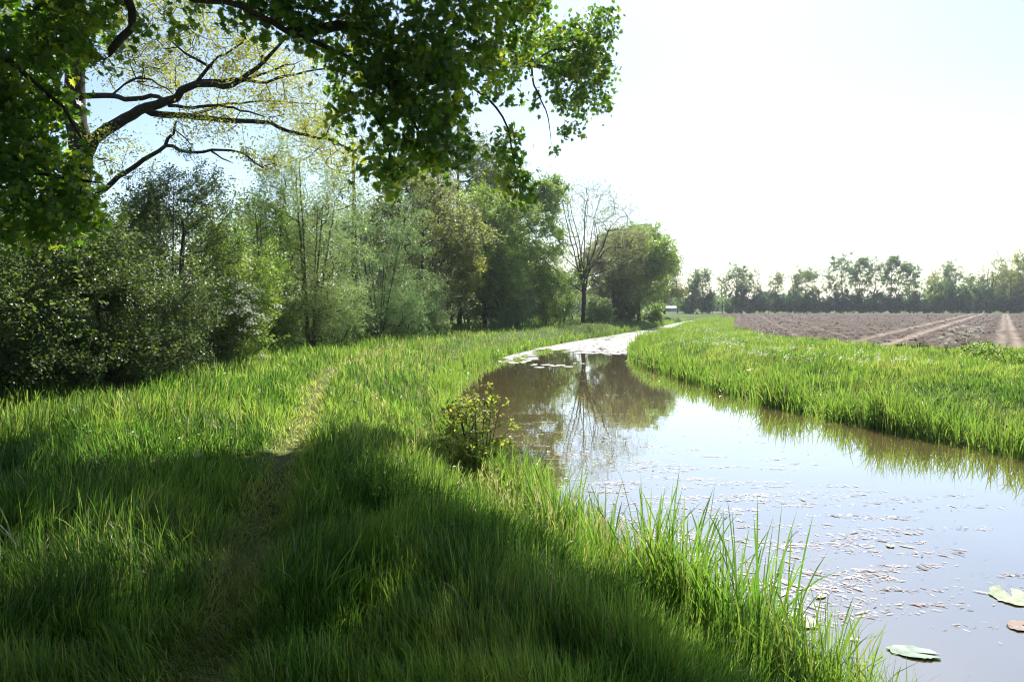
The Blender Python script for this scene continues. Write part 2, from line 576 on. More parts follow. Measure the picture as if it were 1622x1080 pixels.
# longer, broader blades at the two waterlines
def fringe(name, label, edge, n, y0, y1, seed, hmul, wmul, dmax=.55):
    rng = np.random.default_rng(seed)
    E = chaikin(edge, 3)
    seg = np.linalg.norm(np.diff(E, axis=0), axis=1)
    mid = (E[1:] + E[:-1]) / 2
    rr = np.hypot(mid[:, 0], mid[:, 1])
    wt = seg * np.where((mid[:, 1] > y0) & (mid[:, 1] < y1) & (mid[:, 0] < 60), 1, 0) / np.maximum(rr, 5) ** .8
    s = rng.choice(len(seg), n, p=wt / wt.sum())
    t = rng.random(n)[:, None]
    P = E[s] * (1 - t) + E[s + 1] * t + rng.normal(0, dmax * .45, (n, 2))
    d = water_d(P[:, 0], P[:, 1])
    clump = fbm(P[:, 0] * 1.3, P[:, 1] * 1.3, seed, 2)
    k = (d > -.35 - .0 * clump) & (d < dmax * 1.6) & (rng.random(n) < .25 + 1.3 * (clump - .25))
    P, d, clump = P[k], d[k], clump[k]
    n = len(P)
    r = np.hypot(P[:, 0], P[:, 1])
    z = np.maximum(ground_z(P[:, 0], P[:, 1], d), WZ - .12)
    h = hmul * (.4 + .9 * clump) * rng.uniform(.5, 1.2, n)
    w = np.clip(.0011 * r, .008, .03) * rng.uniform(.7, 1.4, n) * wmul
    v = np.clip(.25 + .3 * rng.random(n) + .2 * clump, 0, .75)
    v = np.where(rng.random(n) < .07, rng.uniform(.85, 1, n), v)
    lean = np.clip(rng.gamma(2.0, .16, n), .03, 1.2)
    V, Q, T, vv = merge([blades(np.column_stack([P, z]), h, w, lean, rng.uniform(0, 2 * pi, n), v, rng, 4, .8)])
    me = mesh_np(name, V, [Q, T], False, {"v": vv})
    return tag(obj(name, me, M['reed']), label, "waterside plants", kind="stuff")


fringe("waterside_grass", "young reeds and coarse grass standing along the right waterline below the field", RIGHT_EDGE, 26000, 4, 112, 61, .85, 1.15, .5)
fringe("waterside_grass", "coarse blades and reeds mixed along the near left waterline", LEFT_EDGE, 15000, 2.5, 112, 62, .72, 1.1, .35)


# seed heads and dead stems showing brownish over the slope
def seed_stems(name, label, n, seed, accept, a0, a1, r0, r1, hb=.5):
    rng = np.random.default_rng(seed)
    x, y, r = sample_polar(n, r0, r1, a0, a1, rng)
    d = water_d(x, y)
    k = accept(x, y, r, d) & (fbm(x * .9, y * .9, seed, 2) > .5) & (poly_dist(x, y, PATH, False) > .7)
    x, y, r, d = x[k], y[k], r[k], d[k]
    n = len(x)
    z = ground_z(x, y, d)
    P = np.stack([x, y, z], -1)
    H = hb * rng.uniform(.6, 1.3, n)
    W = np.clip(.0006 * r, .002, .014)
    lean = rng.uniform(.05, .35, n); ld = rng.uniform(0, 2 * pi, n)
    parts = [blades(P, H, W, lean, ld, rng.uniform(.75, .95, n), rng, 3)]
    tip = P + np.stack([np.cos(ld) * lean * H * .85, np.sin(ld) * lean * H * .85, H * .84], -1)
    for k in range(5):
        parts.append(blades(tip - [0, 0, .02 * k], H * .16, W * 2.4, rng.uniform(.2, .8, n), rng.uniform(0, 2 * pi, n), rng.uniform(.85, 1, n), rng, 2))
    V, Q, T, vv = merge(parts)
    me = mesh_np(name, V, [Q, T], False, {"v": vv})
    return tag(obj(name, me, M['grass']), label, "grass", kind="stuff")


seed_stems("grass_seed_heads", "brownish grass seed heads over the slope of the left bank", 6500, 71,
           lambda x, y, r, d: left_of(x, y) & (d > .1) & (d < 3.2), radians(-20), radians(34), 5.5, 60)

# clods lying on the ploughed soil
rng = np.random.default_rng(76)
cx, cy, cr = sample_polar(90000, 23, 150, radians(10), radians(46), rng)
kk = poly_dist(cx, cy, FIELD) < -.1
cu = cx * .811 - cy * .585
for c_ in (-.1, .42, -5.5, -3.95):
    kk &= np.abs(cu - c_) > .28
cx, cy, cr = cx[kk], cy[kk], cr[kk]
n = len(cx)
sz = rng.gamma(2.0, .010, n) * (1 + cr / 90) + .004
oc = np.array([(1, 0, 0), (.2, 1, 0), (-1, .1, 0), (-.1, -1, 0), (.1, .1, .75)])
V = np.stack([cx, cy, ground_z(cx, cy) + .05], -1)[:, None] + oc[None] * sz[:, None, None] * rng.uniform(.6, 1.3, (n, 5, 3))
bI = (np.arange(n) * 5)[:, None, None]
Tc = (bI + np.array([(0, 1, 4), (1, 2, 4), (2, 3, 4), (3, 0, 4)])[None]).reshape(-1, 3)
tag(obj("soil_clods", mesh_np("soil_clods", V.reshape(-1, 3), [Tc], False, {"track": np.repeat(rng.random(n) * .5, 5)}), bpy.data.materials["ploughed_soil"]), "clods of dry soil strewn over the ploughed field", "soil clods", kind="stuff")

# ------------------------------------------------------------------ trees
def resample(P, step):
    P = np.asarray(P, float)
    L = np.concatenate([[0], np.cumsum(np.linalg.norm(np.diff(P[:, :3], axis=0), axis=1))])
    n = max(2, int(math.ceil(L[-1] / step)) + 1)
    s = np.linspace(0, L[-1], n)
    return np.stack([np.interp(s, L, P[:, i]) for i in range(P.shape[1])], -1)


def grow(init, targets, rng, step=.4, up=.7, rtip=.01, expo=2.05, wig=.12, bow=.10):
    pos, par, minr = [], [], []
    for k, (pl, r0, r1) in enumerate(init):
        Q = resample(pl, step)
        n = len(Q)
        if k == 0:
            last = -1
        else:
            D = np.linalg.norm(np.array(pos) - Q[0], axis=1)
            last = int(np.argmin(D))
        for i in range(n):
            jit = rng.normal(0, wig * step * .25, 3) if 0 < i < n - 1 else 0
            pos.append(Q[i] + jit); par.append(last); last = len(pos) - 1
            minr.append(r0 + (r1 - r0) * i / max(1, n - 1))
    cap = 60000
    PA = np.zeros((cap, 3)); n = len(pos)
    PA[:n] = np.array(pos)
    tr = np.asarray(targets)
    if len(tr):
        base = PA[:n].copy()
        dd = np.array([np.min(np.linalg.norm(base - t, axis=1)) for t in tr])
        tr = tr[np.argsort(dd)]
    tips = []
    for t in tr:
        dv = PA[:n] - t
        d = np.linalg.norm(dv, axis=1)
        hd = np.hypot(dv[:, 0], dv[:, 1])
        cost = d + up * np.maximum(0, dv[:, 2] + .35 * hd)
        j = int(np.argmin(cost))
        L = d[j]
        m = max(1, int(math.ceil(L / step)))
        p0 = PA[j].copy()
        w = rng.normal(0, wig * L, 3)
        last = j
        for i in range(1, m + 1):
            s = i / m
            p = p0 + (t - p0) * s + w * sin(pi * s) + np.array([0, 0, -bow * L * sin(pi * s)])
            if n >= cap: break
            PA[n] = p; par.append(last); minr.append(0); last = n; n += 1
        tips.append(last)
    par = np.array(par[:n]); minr = np.array(minr[:n])
    acc = np.zeros(n); nch = np.bincount(par[par >= 0], minlength=n)
    r = np.zeros(n)
    for i in range(n - 1, -1, -1):
        rr = rtip if nch[i] == 0 else acc[i] ** (1 / expo)
        r[i] = max(rr, minr[i])
        if par[i] >= 0: acc[par[i]] += rr ** expo
    return PA[:n], par, r, np.array(tips, int)


def tubes(pos, par, r, rmin=0.0, flare=None):
    """tapered tubes along the skeleton; returns V, quads"""
    n = len(pos)
    kids = [[] for _ in range(n)]
    for i in range(n):
        if par[i] >= 0: kids[par[i]].append(i)
    starts = [(None, 0)]
    Vs, Qs = [], []
    o = 0
    while starts:
        p, i = starts.pop()
        chain = [] if p is None else [p]
        rr = [] if p is None else [r[i]]
        while True:
            chain.append(i); rr.append(r[i])
            ks = kids[i]
            if not ks: break
            ks = sorted(ks, key=lambda q: -r[q])
            for q in ks[1:]:
                if r[q] >= rmin: starts.append((i, q))
            i = ks[0]
            if r[i] < rmin: break
        if len(chain) < 2: continue
        C = pos[chain]; rr = np.array(rr)
        rr[-1] *= .5
        T = np.gradient(C, axis=0)
        T /= np.linalg.norm(T, axis=1, keepdims=True) + 1e-9
        ref = np.array([0.31, .95, .05]) if abs(T[0] @ np.array([0.31, .95, .05])) < .9 else np.array([1., 0, 0])
        B = np.cross(T, ref); B /= np.linalg.norm(B, axis=1, keepdims=True) + 1e-9
        N = np.cross(T, B)
        k = 12 if rr[0] > .12 else (7 if rr[0] > .04 else (4 if rr[0] > .012 else 3))
        th = np.arange(k) * 2 * pi / k
        lob = 1 + .08 * np.sin(3 * th + o) if k > 7 else np.ones(k)
        V = C[:, None] + rr[:, None, None] * lob[None, :, None] * (np.cos(th)[None, :, None] * B[:, None] + np.sin(th)[None, :, None] * N[:, None])
        m = len(C)
        a = np.arange(m - 1)[:, None] * k + np.arange(k)[None]
        b = np.arange(m - 1)[:, None] * k + (np.arange(k)[None] + 1) % k
        Q = np.stack([a, b, b + k, a + k], -1).reshape(-1, 4) + o
        Vs.append(V.reshape(-1, 3)); Qs.append(Q); o += m * k
    return np.concatenate(Vs), np.concatenate(Qs)


RH = (np.array([(0, 0, 0), (.5, .45, .08), (0, 1, -.05), (-.5, .45, .08)]), [np.array([[0, 1, 2, 3]])])
_half = [(0, 0), (.16, -.10), (.44, -.12), (.30, .10), (.66, .26), (.34, .30), (.56, .60), (.24, .48), (.25, .74), (.10, .68)]
_ol = _half + [(0, 1.0)] + [(-a, b) for a, b in _half[::-1][:-1]]
_V = [(0, .32, .0)] + [(a, b, .12 * abs(a) + .10 * (b - .3) ** 2 * -1) for a, b in _ol]
MP = (np.array(_V), [np.array([[0, 1 + i, 1 + (i + 1) % len(_ol)] for i in range(len(_ol))])])


def leaves(P, size, aspect, rng, tmpl=RH, up=.5, hang=0.0, vbias=None, clump=None):
    n = len(P)
    nn = rng.normal(0, 1, (n, 3)); nn[:, 2] = np.abs(nn[:, 2]) * .8 + up
    t = rng.normal(0, 1, (n, 3)); t[:, 2] -= hang
    b, t, nn = basis(nn, t)
    tv, tf = tmpl
    s = size * rng.uniform(.6, 1.25, n)
    V = P[:, None] + s[:, None, None] * (tv[None, :, 0:1] * aspect * b[:, None] + tv[None, :, 1:2] * t[:, None] + tv[None, :, 2:3] * nn[:, None])
    k = len(tv)
    base = (np.arange(n) * k)[:, None, None]
    faces = [(base + ff[None]).reshape(-1, ff.shape[1]) for ff in tf]
    v = np.clip(rng.normal(.45, .22, n) if vbias is None else vbias + rng.normal(0, .15, n), 0, 1)
    return V.reshape(-1, 3), faces, np.repeat(v, k)


def in_blobs(blobs, n, rng, shell=.55):
    """sample n points in a union of ellipsoids (x,y,z,rx,ry,rz,weight)"""
    B = np.array(blobs, float)
    w = B[:, 6] * (B[:, 3] * B[:, 4] * B[:, 5]) ** .67
    k = rng.choice(len(B), n, p=w / w.sum())
    d = rng.normal(0, 1, (n, 3)); d /= np.linalg.norm(d, axis=1, keepdims=True)
    rr = rng.random(n) ** (1 / 3 * (1 - shell * .6))
    return B[k, :3] + d * rr[:, None] * B[k, 3:6]


def build_tree(kind, H, W, rng, nt=180, nl=14000, leaf=.1, aspect=.6, mat='mid', bark='bark', spread=.28, tilt=(0, 0), cmin=None, sparse=1.0, hang=0.0, rt=None):
    """returns (wood mesh, leaf mesh) with the origin at the foot of the trunk"""
    blobs = []
    lean = np.array([tilt[0], tilt[1]])
    if kind == 'shrub':
        zc = H * .5
        blobs.append((0, 0, H * .42, W * .5, W * .5, H * .42, 1))
        for i in range(9):
            a = rng.uniform(0, 2 * pi); q = rng.uniform(.15, .38) * W
            rz = rng.uniform(.16, .30) * H
            blobs.append((cos(a) * q, sin(a) * q, rng.uniform(.22, .9) * H - rz * .3, W * rng.uniform(.12, .22), W * rng.uniform(.12, .22), rz, 1.3))
        for i in range(7):
            a = rng.uniform(0, 2 * pi); q = rng.uniform(.1, .4) * W
            blobs.append((cos(a) * q, sin(a) * q, H * .14, W * .2, W * .2, H * .14, 1.2))
        init = []
        ns = 6
        for i in range(ns):
            a = 2 * pi * i / ns + rng.uniform(-.4, .4); q = W * rng.uniform(.08, .26)
            P = [(cos(a) * .1, sin(a) * .1, -.1), (cos(a) * q * .5, sin(a) * q * .5, H * .3), (cos(a) * q, sin(a) * q, H * rng.uniform(.55, .85))]
            init.append((chaikin(P, 2), .007 * H, .004))
        init = [(np.array([(0, 0, -.15), (0, 0, .02)]), .015 * H, .015 * H)] + init
        for i in range(8):
            a = rng.uniform(0, 2 * pi); q = rng.uniform(.1, .45) * W; zt = H * rng.uniform(.75, 1.06) * (1 - .5 * (q / W))
            blobs.append((cos(a) * q, sin(a) * q, zt - H * .12, W * .05, W * .05, H * .14, 2.0))
    elif kind == 'tree':
        cb = cmin if cmin is not None else .28
        blobs.append((0, 0, H * (cb + .97) / 2, W * .42, W * .42, H * (.97 - cb) / 2, 1))
        for i in range(12):
            a = rng.uniform(0, 2 * pi); zt = rng.uniform(cb + .08, .93)
            env = math.sqrt(max(.05, 1 - ((zt - (cb + .5 * (1 - cb))) / (.55 * (1 - cb))) ** 2))
            q = W * .38 * env
            blobs.append((cos(a) * q, sin(a) * q, zt * H, W * rng.uniform(.16, .25), W * rng.uniform(.16, .25), H * rng.uniform(.08, .13), .8))
        P = [(0, 0, -.2), (rng.normal(0, .01) * H, rng.normal(0, .01) * H, H * .25), (rng.normal(0, .02) * H, rng.normal(0, .02) * H, H * .6), (0, 0, H * .88)]
        init = [(chaikin(P, 2), (rt or .018 * H), .004)]
    elif kind == 'fan':
        init = [(np.array([(0, 0, -.2), (.05, 0, H * .2), (0, .05, H * .36)]), (rt or .018 * H), .012 * H)]
        for i in range(13):
            a = 2 * pi * i / 13 * 1.618 + rng.uniform(-.5, .5)
            q = W * rng.uniform(.08, .44); z0 = H * rng.uniform(.16, .36)
            zt = H * (1 - .62 * (q / (W * .5)) ** 2 * rng.uniform(.7, 1)) * rng.uniform(.86, 1)
            j1, j2 = rng.normal(0, .035 * W, 3), rng.normal(0, .04 * W, 3)
            P = [(0, 0, z0), np.array((cos(a) * q * .30, sin(a) * q * .30, z0 + (zt - z0) * .22)) + j1 * .5, np.array((cos(a) * q * .62, sin(a) * q * .62, z0 + (zt - z0) * .5)) + j1,
                 np.array((cos(a) * q * .85, sin(a) * q * .85, z0 + (zt - z0) * .78)) + j2, (cos(a) * q, sin(a) * q, zt)]
            init.append((chaikin(P, 2), .0055 * H * rng.uniform(.7, 1.3), .005))
        blobs.append((0, 0, H * .64, W * .5, W * .5, H * .34, 1.3))
        blobs.append((0, 0, H * .8, W * .36, W * .36, H * .2, 1.2))
    T = in_blobs(blobs, nt, rng)
    T[:, :2] += lean[None] * (T[:, 2:3] / H) * H
    init2 = []
    for pl, a, b in init:
        pl = np.array(pl, float); pl[:, :2] += lean[None] * (pl[:, 2:3])
        init2.append((pl, a, b))
    T = T[T[:, 2] > .05]
    pos, par, r, tips = grow(init2, T, rng, step=max(.25, H * .045), rtip=.0045 + .0005 * H, up=1.0 if kind != 'fan' else 1.6)
    V, Q = tubes(pos, par, r)
    wood = mesh_np("trunk", V, [Q], True)
    wood.materials.append(M[bark])
    # leaves in tufts round the outer twigs
    ch = pos[tips]
    per = max(1, nl // len(ch))
    s = spread * (W / 5) ** .5
    nt_ = 4                                # twigs to a tuft, leaves strung along each twig
    per = max(2, per // nt_)
    tw = rng.normal(0, 1, (len(ch) * nt_, 3)); tw[:, 2] = tw[:, 2] * .7 + (.9 if kind == 'shrub' else .45)
    tw /= np.linalg.norm(tw, axis=1, keepdims=True)
    tl = s * rng.uniform(.8, 3.0, len(tw)) * (1.15 if kind == 'shrub' else 1)
    C = np.repeat(np.repeat(ch, nt_, 0), per, 0)
    q_ = rng.random(len(C))[:, None] ** .8
    tv = np.repeat(np.clip(np.repeat(rng.normal(.42, .22, len(ch)), nt_) + rng.normal(0, .12, len(tw)), 0, 1), per)
    L = C + np.repeat(tw * tl[:, None], per, 0) * q_ + rng.normal(0, 1, C.shape) * s * .22
    L = L[(L[:, 2] > .05)]
    tv = tv[:len(L)]
    V, Fc, v = leaves(L, leaf, aspect, rng, vbias=tv, hang=hang)
    crown = mesh_np("crown", V, Fc, False, {"v": v})
    crown.materials.append(M[mat])
    return wood, crown


def place(name, label, cat, group, pair, x, y, rot=0.0, sc=1.0, sz=None, base=None):
    z = float(ground_z(np.array([x]), np.array([y]))[0]) if base is None else base
    r = empty(name, (x, y, z))
    r.rotation_euler = (0, 0, rot)
    r.scale = (sc, sc, sz if sz else sc)
    tag(r, label, cat, group)
    obj("trunk", pair[0], None, r)
    obj("crown", pair[1], None, r)
    return r


def at(px, d):
    return (px - 811) / F * d, d


def height(py, d):
    return (485 - py) / F * d + CAM[2]


def single(name, label, cat, px, d, top, wpx, kind, seed, group=None, **kw):
    rng = np.random.default_rng(seed)
    H = height(top, d) * (1.10 if kind == 'shrub' and top < 400 else (1.12 if kind == 'tree' and top < 340 else 1.04)); W = wpx / F * d
    x, y = at(px, d)
    pair = build_tree(kind, H, W, rng, **kw)
    return place(name, label, cat, group, pair, x, y)


GL = "trees and shrubs along the left bank"
# nearest shrubs (leaves a few pixels long)
single("shrub", "broad dark-leaved shrub nearest the camera at the left edge below the oak", "shrub", -10, 12.6, 345, 480, 'shrub', 101, GL, nt=567, nl=57000, leaf=.07, aspect=.7, mat='dark', bark='bush_bark', spread=.2)
single("shrub", "dark twiggy shrub with glossy leaves in front of the oak, first beside the lawn edge", "shrub", 175, 14.6, 350, 350, 'shrub', 102, GL, nt=567, nl=57000, leaf=.065, aspect=.65, mat='dark', bark='bush_bark', spread=.22)
single("shrub", "tall dark shrub topped by loose upright shoots under the low oak branch", "shrub", 270, 18.5, 268, 210, 'shrub', 103, GL, nt=648, nl=57000, leaf=.06, aspect=.6, mat='dark', bark='bush_bark', spread=.22)
single("shrub", "low shrub with white blossom flecks where the bushes meet the sunny grass", "shrub", 365, 20.5, 345, 190, 'shrub', 104, GL, nt=513, nl=49400, leaf=.065, aspect=.65, mat='mid', bark='bush_bark', spread=.24)
single("willow", "pale grey-green willow right of the dark shrubs with a feathery top", "tree", 492, 27.5, 225, 190, 'shrub', 105, GL, nt=702, nl=46941, leaf=0.110, aspect=.32, mat='willow', bark='bush_bark', spread=.30)
single("shrub", "loose green shrub between the blossoming shrub and the pale willow", "shrub", 425, 25.5, 290, 120, 'shrub', 106, GL, nt=351, nl=15647, leaf=0.090, aspect=.6, mat='mid', bark='bush_bark', spread=.26)
single("willow", "blue-green willow with small fine leaves behind the pale willow", "tree", 600, 34, 318, 170, 'shrub', 107, GL, nt=567, nl=38000, leaf=0.110, aspect=.35, mat='blue', bark='bush_bark', spread=.30)
single("shrub", "rounded low pale grey-green shrub at the foot of the budding maple", "shrub", 655, 39, 418, 130, 'shrub', 108, GL, nt=351, nl=22352, leaf=0.117, aspect=.45, mat='willow', bark='bush_bark', spread=.28)
single("tree", "large tree with dark trunk and forked bare limbs behind the willows", "tree", 562, 43, 185, 250, 'tree', 109, GL, nt=456, nl=15200, leaf=0.138, aspect=.6, mat='yellow', spread=.42, cmin=.3, rt=.3)
single("tree", "budding maple in brownish twigs with pale yellow flower tufts", "tree", 672, 45, 300, 200, 'tree', 110, GL, nt=737, nl=28500, leaf=0.172, aspect=.7, mat='purple', spread=.26, cmin=.08, rt=.2)
single("tree", "yellow-green young maple whose tufts stand out right of the budding maple", "tree", 715, 47, 335, 110, 'tree', 111, GL, nt=227, nl=17100, leaf=0.152, aspect=.7, mat='yellow', spread=.26, cmin=.15, rt=.14)
single("tree", "tall brownish tree, highest of the row, with a leaning twiggy top", "tree", 728, 58, 232, 180, 'tree', 112, GL, nt=737, nl=38000, leaf=0.207, aspect=.6, mat='purple', spread=.34, cmin=.12, rt=.22)
single("tree", "bright green leafy tree right of the tall brownish one", "tree", 768, 52, 312, 150, 'tree', 113, GL, nt=526, nl=45600, leaf=0.152, aspect=.65, mat='mid', spread=.30, cmin=.05, rt=.18)
single("tree", "dark-stemmed tree with open green crown left of the bare fan-shaped tree", "tree", 820, 58, 290, 160, 'tree', 114, GL, nt=561, nl=45600, leaf=0.200, aspect=.65, mat='mid', spread=.36, cmin=.10, rt=.2)
single("shrub", "dense dark green shrubs' tallest bush under the open green crown", "shrub", 800, 53, 425, 110, 'shrub', 115, GL, nt=324, nl=20117, leaf=0.138, aspect=.6, mat='blue', bark='bush_bark', spread=.3)
single("shrub", "dark thicket bush just left of the bare fan-shaped tree", "shrub", 862, 60, 430, 90, 'shrub', 116, GL, nt=270, nl=16764, leaf=0.152, aspect=.6, mat='mid', bark='bush_bark', spread=.32)
single("tree", "nearly bare tree with upswept fan of thin branches beside the canal", "tree", 924, 66, 296, 215, 'fan', 117, GL, nt=760, nl=16000, leaf=.12, aspect=.6, mat='purple', spread=.30, rt=.21)
single("tree", "thin leaning tree between the thicket and the bare fan-shaped tree", "tree", 893, 68, 425, 60, 'tree', 118, GL, nt=140, nl=6650, leaf=0.166, aspect=.6, mat='mid', spread=.34, cmin=.4, rt=.1, tilt=(.12, 0))
single("shrub", "small pale rounded shrub right of the bare fan-shaped tree's trunk", "shrub", 946, 68, 466, 50, 'shrub', 119, GL, nt=121, nl=7823, leaf=0.166, aspect=.55, mat='willow', bark='bush_bark', spread=.3)
single("tree", "brownish-green tree overlapping the bare fan-shaped tree on its right", "tree", 972, 76, 362, 105, 'tree', 120, GL, nt=456, nl=28500, leaf=0.207, aspect=.65, mat='purple', spread=.40, cmin=.15, rt=.2)
single("tree", "dense deep green rounded tree at the right end of the bank's row", "tree", 1012, 82, 358, 130, 'tree', 121, GL, nt=596, nl=49400, leaf=0.235, aspect=.7, mat='mid', spread=.42, cmin=.12, rt=.24)
single("shrub", "dark bush under the deep green rounded tree at the water bend", "shrub", 985, 80, 460, 60, 'shrub', 122, GL, nt=148, nl=10058, leaf=0.193, aspect=.6, mat='dark', bark='bush_bark', spread=.36)
single("shrub", "small bush past the deep green rounded tree, closest to the canal's far bend", "shrub", 1035, 86, 478, 40, 'shrub', 123, GL, nt=81, nl=5588, leaf=0.193, aspect=.6, mat='mid', bark='bush_bark', spread=.3)
single("tree", "pale hazy tree peeping out behind the right end of the bank's row", "tree", 1052, 108, 415, 60, 'tree', 124, GL, nt=210, nl=22610, leaf=.2, aspect=.65, mat='purple', spread=.5, cmin=.2, rt=.2)

# second row that closes the view behind the first
WB = "woodland trees behind the bank's first row"
rngb = np.random.default_rng(300)
back = [build_tree('tree', 9, 6.0, np.random.default_rng(301), nt=220, nl=13000, leaf=.14, aspect=.65, mat='mid', spread=.4, cmin=.04),
        build_tree('shrub', 6, 5.5, np.random.default_rng(302), nt=220, nl=15000, leaf=.13, aspect=.6, mat='dark', bark='bush_bark', spread=.36),
        build_tree('tree', 10, 6.0, np.random.default_rng(303), nt=240, nl=11000, leaf=.14, aspect=.6, mat='purple', spread=.4, cmin=.06)]
for k, (px, d, top, w) in enumerate([(-60, 20, 300, 1), (60, 24, 330, 1), (175, 27, 345, 1), (290, 28, 330, 1), (385, 33, 350, 0), (455, 38, 345, 1), (520, 44, 360, 0), (570, 50, 380, 1), (630, 52, 345, 0),
                                     (690, 60, 340, 2), (655, 58, 400, 1), (740, 62, 390, 1), (790, 68, 350, 0), (830, 72, 400, 1), (872, 78, 405, 0), (905, 82, 440, 1), (955, 90, 450, 1), (1000, 96, 440, 0)]):
    x, y = at(px, d)
    H = height(top - 14, d)
    h0 = (9, 6, 10)[w]
    where = ["left of the oak trunk", "behind the nearest dark shrub", "behind the oak trunk's foot", "behind the tall dark shrub", "behind the blossoming shrub", "between the loose shrub and the pale willow",
             "behind the pale willow", "behind the forked large tree's foot", "behind the blue-green willow", "behind the budding maple's top", "low behind the budding maple", "behind the tall brownish tree's foot",
             "behind the bright green leafy tree", "behind the bush under the open green crown", "behind the dark-stemmed open tree", "behind the thin leaning tree", "behind the bare fan-shaped tree's trunk", "behind the deep green rounded tree"][k]
    kind = ["green tree", "dark bush", "brownish tree"][w]
    place("tree" if w != 1 else "shrub", f"second-row {kind} {where}", "tree" if w != 1 else "shrub", WB, back[w], x, y, rngb.uniform(0, 6.28), H / h0, None)

# unseen wood edge, added beside and behind the towpath to block sky fill
for k, (x, y, w, H, lab) in enumerate([(-13.5, 8, 0, 9, "level with the maple trunk"), (-12, 3.5, 1, 6, "beside the maple trunk"), (-14, -2, 2, 10, "left behind the maple"), (-11, -7, 0, 10, "farther back along the towpath"),
                                       (-5, -13, 2, 10, "closing the towpath behind"), (2, -16, 0, 9, "farthest back by the water"), (-12, 0, 1, 6.5, "low, between two taller trees behind the maple")]):
    place("tree" if w != 1 else "shrub", "unseen wood-edge " + ("tree " if w != 1 else "bush ") + lab, "tree" if w != 1 else "shrub", WB, back[w], x, y, k * 1.3, H / (9, 6, 10)[w])

# ------------------------------------------------------------------ the old oak behind the shrubs, limbs drawn from their real course
def px_line(pts):
    return np.array([pix(*p) for p in pts])


rng = np.random.default_rng(500)
D = 21.0
x0, y0 = at(120, D)
zt = float(ground_z(np.array([x0]), np.array([y0]))[0])
oak_init = [
    (np.vstack([[x0, y0, zt - .2], px_line([(117, 420, D), (124, 300, D), (129, 250, D), (118, 160, D), (119, 60, D), (126, -60, D), (140, -170, D)])]), .44, .16),
    (px_line([(128, 262, D), (150, 216, D), (200, 186, D), (226, 172, D - .2), (255, 163, D - .4), (275, 157, D - .6), (290, 141, D - .8), (312, 133, D - 1), (360, 137, D - 1.2), (381, 129, D - 1.3), (408, 105, D - 1.4), (426, 88, D - 1.5), (452, 60, D - 1.6)]), .19, .035),
    (px_line([(226, 172, D - .2), (240, 181, D), (300, 184, D), (360, 191, D + .3), (420, 193, D + .5), (470, 212, D + .8), (518, 221, D + 1), (560, 240, D + 1.2)]), .11, .03),
    (px_line([(135, 152, D), (175, 151, D), (200, 157, D - .3), (250, 152, D - .4), (262, 160, D - .5)]), .09, .06),
    (px_line([(310, 133, D - 1), (331, 107, D - 1.2), (345, 90, D - 1.4), (375, 76, D - 1.6), (390, 58, D - 1.8)]), .055, .02),
    (px_line([(335, 107, D - 1.2), (300, 90, D - 1.8), (268, 62, D - 2.2)]), .05, .02),
    (px_line([(318, 129, D - 1), (370, 127, D - .6), (420, 130, D - .3), (480, 115, D), (530, 108, D)]), .06, .02),
    (px_line([(268, 168, D - .5), (300, 172, D - .8), (350, 167, D - 1), (388, 177, D - 1.4), (420, 186, D - 1.6)]), .055, .02),
    (px_line([(128, 330, D), (195, 275, D - .6), (235, 250, D - 1), (256, 234, D - 1.2), (266, 228, D - 1.2), (290, 240, D - 1.4), (315, 244, D - 1.6), (345, 236, D - 1.8), (385, 243, D - 2), (416, 266, D - 2.2)]), .09, .02),
    (px_line([(262, 230, D - 1.2), (270, 214, D - 1.2), (277, 199, D - 1.2)]), .05, .035),
    (px_line([(276, 205, D - 1.2), (300, 222, D - 1.5), (308, 240, D - 1.6)]), .022, .012),
    (px_line([(335, 240, D - 1.8), (350, 250, D - 2), (370, 259, D - 2.2)]), .03, .012),
    (px_line([(178, 150, D), (195, 135, D - .5), (215, 125, D - .8), (240, 126, D - 1), (275, 150, D - 1.2)]), .04, .02),
    (px_line([(380, 130, D - 1.3), (430, 112, D - 1), (480, 95, D - 1)]), .045, .015),
    (px_line([(300, 184, D), (360, 165, D + 1), (420, 160, D + 1.4), (500, 165, D + 1.8)]), .05, .015),
    (px_line([(118, 60, D), (170, 20, D), (240, -20, D), (330, -50, D)]), .14, .04),
    (px_line([(118, 100, D), (60, 40, D + .5), (-20, -20, D + 1)]), .14, .04),
    (px_line([(120, 200, D), (60, 150, D + .5), (-30, 110, D + 1)]), .12, .04),
]


def pblob(px, py, d, rx, ry, rd, w=1.0):
    c = pix(px, py, d)
    return (c[0], c[1], c[2], rx / F * d, rd, ry / F * d, w)


ob = [pblob(300, 70, D - 1, 130, 55, 2.2, 1), pblob(440, 120, D, 90, 60, 2.2, 1), pblob(220, 100, D, 70, 40, 1.8, 1), pblob(480, 190, D + .8, 60, 35, 1.6, .9),
      pblob(430, 250, D - 1.8, 45, 22, 1.2, 1.3), pblob(180, 235, D - .6, 40, 30, 1.2, .8), pblob(340, 205, D - 1, 80, 22, 1.6, .6), pblob(530, 250, D + 1.2, 40, 25, 1.5, .8),
      pblob(250, -40, D, 200, 60, 3, 1), pblob(40, -60, D + .5, 180, 90, 3, .8), pblob(20, 120, D + .8, 90, 60, 2.2, .8), pblob(120, -190, D, 200, 60, 3, .6), pblob(370, 160, D + .6, 90, 30, 1.5, .8)]
T = in_blobs(ob, 1300, rng, .2)
pos, par, r, tips = grow(oak_init, T, rng, step=.3, up=.25, rtip=.008, expo=2.5, wig=.2, bow=.02)
root = empty("oak_tree", (x0, y0, zt))
tag(root, "old oak with thick black trunk and long crooked limbs above the shrubs on the left", "tree", GL)
V, Q = tubes(pos - [x0, y0, zt], par, r)
obj("trunk", mesh_np("trunk", V, [Q], True), M['bark'], root)
ch = pos[tips] - [x0, y0, zt]
per = 44
